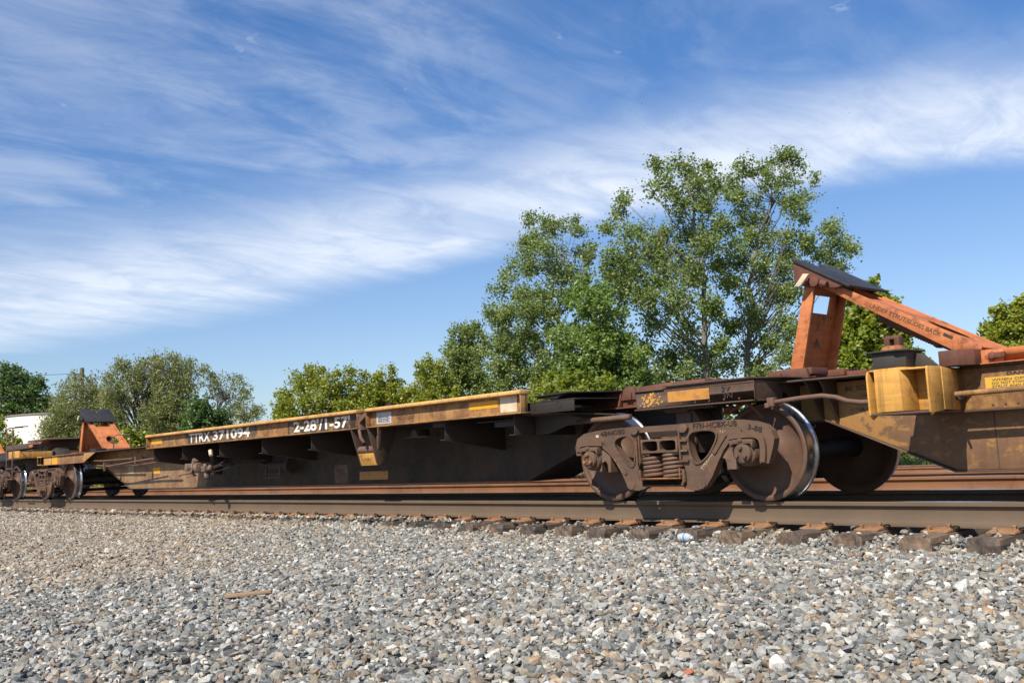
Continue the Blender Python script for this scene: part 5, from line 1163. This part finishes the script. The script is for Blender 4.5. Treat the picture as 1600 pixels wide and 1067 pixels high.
# ------------------------------------------------------------------ bottle
bo = thing('water_bottle', 'crushed clear plastic water bottle with blue band against a tie end', 'bottle', (-5.22, -.645, -.262), rotz=0.12)
def glassy():
    m, t, b = mat('clear_plastic'); b.inputs['Base Color'].default_value = (.82, .88, .90, 1); b.inputs['Roughness'].default_value = .12
    b.inputs['Transmission Weight'].default_value = .55; b.inputs['IOR'].default_value = 1.4; return m
m_pet = glassy()
bm_ = MB(); L0 = bo.location
bm_.lathe([(0, -.065), (.026, -.063), (.034, -.053), (.031, -.038), (.035, -.022), (.032, -.008), (.035, .008), (.031, .022), (.034, .035), (.020, .052), (.012, .058), (.012, .070), (0, .070)], tuple(L0), 20, 'x')
bm_.v = [(x, y, z + (.006 if int(x*90) % 2 else 0)) for x, y, z in bm_.v]
bm_.build('bottle_body', m_pet, bo)
q = MB(); q.lathe([(.0355, -.010), (.0360, .006)], tuple(L0), 20, 'x'); q.build('label_band', m_tape, bo, recalc=False)
q = MB(); q.lathe([(.014, .060), (.0145, .074), (0, .074)], tuple(L0), 14, 'x'); q.build('bottle_cap', m_whitestone, bo)

# ------------------------------------------------------------------ trees
def add_tint(me, vals):
    a = me.attributes.new('tint', 'FLOAT', 'POINT'); a.data.foreach_set('value', vals.astype('f'))
def leaf_mesh(name, C, size, aspect, material, rs_, droop=0.3, tint0=None, hang=False, stuff=None):
    """C (n,3) leaf positions; each leaf a small folded four-sided blade"""
    n = len(C)
    d = rs_.normal(size=(n, 3)); d[:, 2] = d[:, 2]*.6 - droop
    if hang: d[:, 2] -= .6
    d /= np.linalg.norm(d, axis=1)[:, None]
    nrm = rs_.normal(size=(n, 3)) + np.array([0.2, -.95, 1.05]); s = np.cross(d, nrm); s /= np.linalg.norm(s, axis=1)[:, None]+1e-9
    nn = np.cross(s, d)
    S = (size*rs_.uniform(.65, 1.25, n))[:, None]
    W = S*aspect*.5
    fold = rs_.uniform(.05, .30, n)[:, None]
    p0 = C - d*S*.5; p2 = C + d*S*.5; mid = C - d*S*.08
    p1 = mid + s*W + nn*W*fold; p3 = mid - s*W + nn*W*fold
    V = np.stack([p0, p1, p2, p3], 1).reshape(-1, 3)
    me = bpy.data.meshes.new(name); me.vertices.add(4*n); me.vertices.foreach_set('co', V.astype('f').ravel())
    base = np.arange(n)*4
    idx = np.stack([base, base+1, base+2, base, base+2, base+3], 1).ravel()
    me.loops.add(6*n); me.loops.foreach_set('vertex_index', idx.astype('i'))
    me.polygons.add(2*n); me.polygons.foreach_set('loop_start', (np.arange(2*n)*3).astype('i')); me.polygons.foreach_set('loop_total', np.full(2*n, 3, 'i'))
    me.update(calc_edges=True); me.validate()
    t = rs_.beta(2, 2.6, n) if tint0 is None else tint0
    add_tint(me, np.repeat(t, 4)); me.materials.append(material)
    return me
def branch_tree(name, base, rot, trunk, clumps, material, bark, label, cat='tree', group=None, leaf=.09, aspect=.85, dens=1.0, depth=.9, seed=0, up=.4, hang=False, fill=1.0, trunk_r=.16, fuzz=0.9, limb_vis=1.0):
    rs_ = np.random.RandomState(seed); r_ = random.Random(seed)
    t = thing(name, label, cat, (base[0], base[1], gh(base[0], base[1])), group, rot)
    z0 = gh(base[0], base[1])
    tr = [Vector((x, 0, z-z0)) for x, z in trunk]
    if tr[0].z > 0.05: tr = [Vector((tr[0].x, 0, -.05))] + [p for p in tr if p.z > .3]
    else: tr[0].z = -.05
    # smooth the trunk with a few extra wobbly points
    def interp(pts, n):
        out = []
        for a, b in zip(pts[:-1], pts[1:]):
            for i in range(n): out.append(a.lerp(b, i/n))
        return out + [pts[-1]]
    tr = interp(tr, 3)
    for p in tr[1:]: p.x += r_.uniform(-.04, .04); p.y += r_.uniform(-.12, .12)
    H = tr[-1].z
    w = MB(); n_ = len(tr)
    w.tube(tr, [trunk_r*(1-.80*i/(n_-1)) for i in range(n_)], 8)
    w2 = MB(); leafs = []; tints = []
    hmax = max(z for _, z, _ in clumps); xs_ = [x for x, _, _ in clumps]; xm = (max(xs_)+min(xs_))/2; xw = (max(xs_)-min(xs_))/2+.5
    for (cx, cz, cr) in clumps:
        rel = (cx-xm)/xw
        dep = depth*xw*math.sqrt(max(.06, 1-rel*rel))*(.45+.55*min(1, (hmax-cz)/(.35*hmax)+.2))
        cz -= z0
        low = cz < hmax*.72-z0; reps = 1 + (1 if r_.random() < (.95 if low else .5) else 0) + (1 if low and r_.random() < .6 else 0)
        for rep in range(reps):
            c = Vector((cx, r_.uniform(-dep, dep), cz))
            if rep: c = Vector((cx+r_.uniform(-.3, .3)*cr, dep*r_.choice((-1, 1))*r_.uniform(.3, 1), cz-r_.uniform(0, .6)*cr))
            # limb from the trunk, leaving it below the clump
            dl = math.hypot(c.x-0, c.y)
            za = max(.4, min(H*.97, c.z - max(.5, dl*(.55+up))))
            k = min(range(n_), key=lambda i: abs(tr[i].z-za)); a = tr[k]
            mid = a.lerp(c, .5) + Vector((0, 0, -.10*dl + (.25*dl if hang else 0))) + Vector((r_.uniform(-.12, .12), r_.uniform(-.12, .12), 0))*dl*.5
            lr = (trunk_r*(.07+.12*cr)*(1-.35*k/n_)*limb_vis + .008)
            P = [a, a.lerp(mid, .5)+Vector((r_.uniform(-.06, .06), 0, -.04*dl)), mid, mid.lerp(c, .5)+Vector((r_.uniform(-.06, .06), 0, .04)), c]
            w.tube(P, [lr*1.25, lr, lr*.75, lr*.5, lr*.22], 5, cap=False)
            # twigs fanning outwards from the clump centre
            nt = max(7, int(20*dens*max(.7, cr/.5)**.8))
            out = (c - Vector((0, 0, c.z-.6))); 
            for i in range(nt):
                dr = Vector((r_.gauss(0, 1), r_.gauss(0, 1), r_.gauss(.1 if hang else .55, .8))).normalized()
                ln = cr*r_.uniform(.45, 1.32)
                s0 = c + Vector((r_.gauss(0, .34), r_.gauss(0, .34), r_.gauss(-.1, .30)))*cr
                e0 = s0 + dr*ln
                if hang: m0 = s0.lerp(e0, .55) + Vector((0, 0, .12*cr)); e0.z -= cr*r_.uniform(.15, .7)
                else: m0 = s0.lerp(e0, .55) + Vector((0, 0, -.05*cr))
                if i % 4 == 0: w2.tube([s0, m0, e0], [.009, .006, .003], 3, cap=False)
                nl = max(8, int(DENS*dens*(cr/leaf)**1.55/nt*rs_.uniform(.6, 1.4)))
                u = rs_.beta(1.5, 1.1, nl)[:, None]
                s0_, m0_, e0_ = (np.array(q_) for q_ in (s0, m0, e0))
                pos = (1-u)**2*s0_ + 2*u*(1-u)*m0_ + u**2*e0_ + rs_.normal(0, .060*fuzz, (nl, 3))*(1+cr*.5)
                leafs.append(pos); tints.append(np.clip(rs_.normal(.42+.16*r_.uniform(-1, 1), .20, nl), 0, 1))
    w.v += []; 
    def place(mb, nm, mt, par):
        ob = bpy.data.objects.new(nm, mb.mesh(nm, mt, 0)); scene.collection.objects.link(ob); ob.parent = par; return ob
    trunk_o = place(w, 'trunk', bark, t)
    if w2.v: tag(place(w2, 'twigs', bark, t), kind='stuff')
    C = np.concatenate(leafs); T = np.concatenate(tints)
    me = leaf_mesh('crown', C, leaf, aspect, material, rs_, tint0=T, hang=hang)
    ob = bpy.data.objects.new('crown', me); scene.collection.objects.link(ob); ob.parent = t
    global NLEAF; NLEAF += len(C)
    return t
NLEAF = 0; DENS = 36.0
KW = {
 'poplar_a': (m_leaf_poplar, m_barkpale, 'tallest poplar with two airy tops, straight behind the big bogie', dict(leaf=.105, dens=1.12, fuzz=1.35, trunk_r=.14), 'poplar_tree'),
 'poplar_b': (m_leaf_poplar, m_barkpale, 'tall poplar with pale forking trunk, just left of the large orange hitch', dict(leaf=.105, dens=1.02, fuzz=1.35, trunk_r=.14), 'poplar_tree'),
 'poplar_c': (m_leaf_poplar, m_barkpale, 'dense upright poplar rising behind the right end of the yellow side sill', dict(leaf=.10, dens=1.2, fuzz=1.3, trunk_r=.11), 'poplar_tree'),
 'poplar_d': (m_leaf_poplar, m_bark, 'small young poplar left of the dense upright poplar', dict(leaf=.10, dens=1.05, fuzz=1.1, trunk_r=.08), 'poplar_tree'),
 'bush_e': (m_leaf_maple, m_bark, 'thin light green bushy tree left of the small young poplar', dict(leaf=.10, dens=.95, trunk_r=.07), 'bushy_tree'),
 'maple_a': (m_leaf_maple, m_bark, 'yellow green tree at the left end of the low bushy row', dict(leaf=.105, dens=1.25, trunk_r=.09), 'bushy_tree'),
 'maple_b': (m_leaf_maple, m_bark, 'rounded yellow green tree above the gap between the yellow sills', dict(leaf=.105, dens=1.25, trunk_r=.09), 'bushy_tree'),
 'maple_c': (m_leaf_maple, m_bark, 'yellow green tree at the right end of the low bushy row', dict(leaf=.105, dens=1.15, trunk_r=.09), 'bushy_tree'),
 'maple_d': (m_leaf_mid, m_bark, 'broad mid green tree in front of the tall poplars, above the bogie', dict(leaf=.10, dens=1.25, trunk_r=.12), 'bushy_tree'),
 'maple_e': (m_leaf_yellow, m_bark, 'low bright green bushy tree behind the dark end ramp', dict(leaf=.10, dens=1.2, trunk_r=.08), 'bushy_tree'),
 'sapling': (m_leaf_yellow, m_bark, 'bright yellow green tree seen between hitch post and its strut', dict(leaf=.115, aspect=.9, dens=1.1, trunk_r=.07), 'bushy_tree'),
 'edge_tree': (m_leaf_maple, m_bark, 'green tree cut by the right edge of the photo', dict(leaf=.11, dens=1.2, trunk_r=.1), 'bushy_tree'),
 'ash_far': (m_leaf_dark, m_bark, 'dark green tree at the far left edge, standing behind the white tank', dict(leaf=.34, dens=.8, trunk_r=.2, fuzz=2.6), 'broadleaf_tree'),
 'olive_shrub': (m_leaf_maple, m_bark, 'light green shrubs growing in front of the white tank', dict(leaf=.22, dens=.7, trunk_r=.05, fuzz=1.6), 'shrub'),
 'willow_a': (m_leaf_willow, m_bark, 'olive willow around the wooden utility pole', dict(leaf=.22, aspect=.28, dens=1.0, hang=True, trunk_r=.18, fuzz=2.0), 'willow_tree'),
 'willow_b': (m_leaf_willow, m_bark, 'biggest olive willow with dark forked limbs, behind the small orange hitch', dict(leaf=.22, aspect=.28, dens=1.1, hang=True, trunk_r=.26, fuzz=2.0), 'willow_tree'),
 'maple_far': (m_leaf_dark, m_bark, 'dark green tree between the two willows above the white number', dict(leaf=.17, dens=1.0, trunk_r=.1, fuzz=1.6), 'broadleaf_tree'),
 'willow_c': (m_leaf_willow, m_bark, 'sparse willow spreading to the right of the biggest willow', dict(leaf=.22, aspect=.28, dens=.72, hang=True, trunk_r=.16, fuzz=1.8), 'willow_tree'),
 'yellow_bush': (m_leaf_yellow, m_bark, 'small bright yellow green bush right of the small orange hitch', dict(leaf=.15, dens=1.2, trunk_r=.05, fuzz=1.4), 'shrub'),
}
for i, (k, (mt, bk, lb, kw, nm)) in enumerate(KW.items()):
    b_, rot, trk, cl_ = TREES[k]
    if nm == 'bushy_tree' or k == 'yellow_bush' or k in ('maple_far', 'willow_a', 'willow_b', 'poplar_d'):
        ext = []; q_ = random.Random(i)
        for (x_, z_, r_0) in cl_:
            z2 = z_ - 1.5*r_0
            while z2 > 1.2 and q_.random() < .62: ext.append((x_+q_.uniform(-.5, .5)*r_0, z2, r_0*q_.uniform(.9, 1.15))); z2 -= 1.5*r_0
        cl_ = cl_ + ext
    branch_tree(nm, b_, rot, trk, cl_, mt, bk, lb, 'shrub' if nm == 'shrub' else 'tree', None, seed=40+i, **kw)

# low growth and grass along the far side of the tracks
rs4 = np.random.RandomState(11)
def undergrowth(name, label, x0, x1, y0, y1, n, hgt, leaf, aspect, material, seed, cat):
    r4 = np.random.RandomState(seed); n1 = n//26
    cx = r4.uniform(x0, x1, n1); cy = r4.uniform(y0, y1, n1)
    hs = np.array([mnoise.noise(Vector((a*.35, b*.35, seed))) for a, b in zip(cx, cy)])
    top = hgt*np.clip(.75+hs*1.1+r4.uniform(-.15, .15, n1), .25, 1.6)
    gz = np.array([gh(float(a), float(b)) for a, b in zip(cx, cy)])
    C = []; T = []
    for a, b, g, h, in zip(cx, cy, gz, top):
        q = r4.normal(0, 1, (26, 3))*np.array([.26, .26, .0]); q[:, 2] = g + h*r4.beta(2.0, 1.2, 26); q[:, 0] += a; q[:, 1] += b
        C.append(q); T.append(np.clip(r4.normal(.45+.2*r4.uniform(-1, 1), .2, 26), 0, 1))
    me = leaf_mesh(name, np.concatenate(C), leaf, aspect, material, r4, tint0=np.concatenate(T))
    ob = bpy.data.objects.new(name, me); scene.collection.objects.link(ob); tag(ob, label, cat, kind='stuff')
undergrowth('undergrowth', 'leafy green weeds and low bushes below the trees', -58, 2, 20.2, 25.5, 42000, 1.5, .13, .8, m_leaf_yellow, 5, 'undergrowth')
undergrowth('undergrowth', 'low green thicket far along the tracks at the left', -105, -55, 17.6, 23.5, 26000, 1.9, .26, .7, m_leaf_maple, 6, 'undergrowth')
undergrowth('undergrowth', 'green brush standing behind the row of bushy trees', -70, -22, 27, 32, 52000, 3.9, .19, .8, m_leaf_maple, 8, 'undergrowth')
def grass(n, x0, x1, y0, y1):
    X = rs4.uniform(x0, x1, n); Y = y0 + (y1-y0)*rs4.beta(1.0, 1.4, n)
    c = np.array([mnoise.noise(Vector((a*.6, b*.6, 4))) for a, b in zip(X, Y)])
    k = c > -.25; X, Y, c = X[k], Y[k], c[k]; n = len(X)
    Z = np.array([gh(float(a), float(b)) for a, b in zip(X, Y)])
    H = rs4.uniform(.18, .55, n)*(1+.6*c); a = rs4.uniform(0, 6.28, n); lean = rs4.normal(0, .22, (n, 2))
    w = .010
    p0 = np.stack([X-w*np.cos(a), Y-w*np.sin(a), Z], 1); p1 = np.stack([X+w*np.cos(a), Y+w*np.sin(a), Z], 1)
    m1 = np.stack([X+lean[:, 0]*H*.5, Y+lean[:, 1]*H*.5, Z+H*.6], 1); tp = np.stack([X+lean[:, 0]*H*1.6, Y+lean[:, 1]*H*1.6, Z+H], 1)
    V = np.stack([p0, p1, m1+np.stack([w*np.cos(a), w*np.sin(a), 0*a], 1)*.8, m1-np.stack([w*np.cos(a), w*np.sin(a), 0*a], 1)*.8, tp], 1).reshape(-1, 3)
    me = bpy.data.meshes.new('grass'); me.vertices.add(5*n); me.vertices.foreach_set('co', V.astype('f').ravel())
    b = np.arange(n)*5; idx = np.stack([b, b+1, b+2, b, b+2, b+3, b+3, b+2, b+4], 1).ravel()
    me.loops.add(9*n); me.loops.foreach_set('vertex_index', idx.astype('i')); me.polygons.add(3*n)
    me.polygons.foreach_set('loop_start', (np.arange(3*n)*3).astype('i')); me.polygons.foreach_set('loop_total', np.full(3*n, 3, 'i'))
    me.update(calc_edges=True); add_tint(me, np.repeat(np.clip(rs4.normal(.5, .22, n), 0, 1), 5)); me.materials.append(m_grass)
    ob = bpy.data.objects.new('grass', me); scene.collection.objects.link(ob); tag(ob, 'tall green grass growing behind the farthest track', 'grass', kind='stuff')
grass(60000, -45, 0, 17.25, 22.5)

# ------------------------------------------------------------------ tank
tk = thing('storage_tank', 'white cylindrical storage tank behind the trees at the far left', 'storage tank', (-106.8, 26.6, -.6))
m = MB(); c0 = (-106.8, 26.6, 0)
m.lathe([(6.0, -.8), (6.0, 6.7), (6.0, 6.8)], c0, 96, 'z'); shell = m.build('tank_shell', m_tank, tk, recalc=False)
m = MB(); m.lathe([(6.02, 6.73), (6.10, 6.75), (6.10, 6.85), (5.9, 6.90), (3.0, 7.1), (0, 7.2)], c0, 96, 'z'); m.build('tank_roof', m_tankroof, tk)
m = MB()
for a in (-1.0, .1, 1.2):
    x, y = c0[0]+6.05*math.cos(a), c0[1]+6.05*math.sin(a); m.box(x-.04, x+.04, y-.04, y+.04, 7.0, 7.5)
m.build('rail_post', m_tankroof, tk)
# ------------------------------------------------------------------ pole and wires
pl = thing('utility_pole', 'wooden utility pole with crossarm brace, rising out of a willow at left', 'utility pole', (-74.06, 17.18, -.6))
m = MB(); m.tube([(-74.06, 17.18, -.9), (-74.06, 17.18, 3), (-74.06, 17.18, 8.42)], [.20, .18, .15], 12); m.build('post', m_wood, pl)
vd = Vector((-74.06, 24.46, 0)).normalized(); sd = Vector((-vd.y, vd.x, 0))
p_ = Vector((-74.06, 17.18, 7.95))
m = MB(); m.tube([p_ + Vector((0, 0, .15)), p_ - sd*0.75 + Vector((0, 0, -1.05))], .07, 8); m.build('brace', m_wood, pl)
m = MB()
for i in range(5): 
    q = p_ + sd*(.25+.14*i) + Vector((0, 0, .03*math.sin(i))); m.tube([q, q+sd*.07], [.085, .05], 10)
m.tube([p_, p_+sd*.95], .025, 6); m.build('insulator', m_insul, pl)
far = Vector((-78.2, 5.5, 0))
for j, (z1, z2, nm) in enumerate(((7.98, 7.95, 'top'), (6.35, 6.30, 'low'))):
    a = p_ + sd*.95; a.z = z1; d = (far-Vector((a.x, a.y, 0))); m = MB()
    m.tube([a + d*t_*3 + Vector((0, 0, z2-z1))*t_ - Vector((0, 0, .35*4*t_*(1-t_)*1.0)) for t_ in [i/10 for i in range(11)]], .016, 5)
    o = m.build('overhead_wire', m_wire, None, loc=None)
    tag(o, ('upper' if j == 0 else 'lower')+' thin overhead wire running left from the wooden pole', 'wire', 'overhead wires')
# ------------------------------------------------------------------ birds
def bird(x, y, z, s, yaw, bank, label):
    o = thing('bird', label, 'bird', (x, y, z), 'small dark birds high in the sky', yaw); 
    m = MB(); m.tube([(-.5*s, 0, 0), (-.25*s, 0, .02*s), (.1*s, 0, .03*s), (.32*s, 0, .04*s), (.45*s, 0, .02*s)], [.02*s, .09*s, .12*s, .08*s, .02*s], 8)
    ob = bpy.data.objects.new('body', m.mesh('body', m_birdm)); scene.collection.objects.link(ob); ob.parent = o
    for sg in (-1, 1):
        m = MB(); vs = [(.2*s, 0, .05*s), (.15*s, sg*.5*s, (.18+bank)*s), (-.12*s, sg*1.0*s, (.02+bank)*s), (-.1*s, sg*.45*s, (.15+bank)*s), (-.2*s, 0, .04*s)]
        m.add(vs+[(a, b, c-.02*s) for a, b, c in vs], [(0, 1, 3, 4), (1, 2, 3), (9, 8, 6, 5), (8, 7, 6), (0, 5, 6, 1), (1, 6, 7, 2), (2, 7, 8, 3), (3, 8, 9, 4)])
        ob = bpy.data.objects.new('wing', m.mesh('wing', m_birdm)); scene.collection.objects.link(ob); ob.parent = o
bird(-37.77, 39.34, 22.1, .10, .6, .25, 'small bird left of the others, above the tallest poplar')
bird(-27.91, 45.83, 24.34, .10, 2.0, .1, 'highest small dark bird in the upper right sky')
bird(-27.47, 46.06, 19.78, .10, 2.6, -.1, 'lower small bird below the highest one in the right sky')
print('leaves', NLEAF)
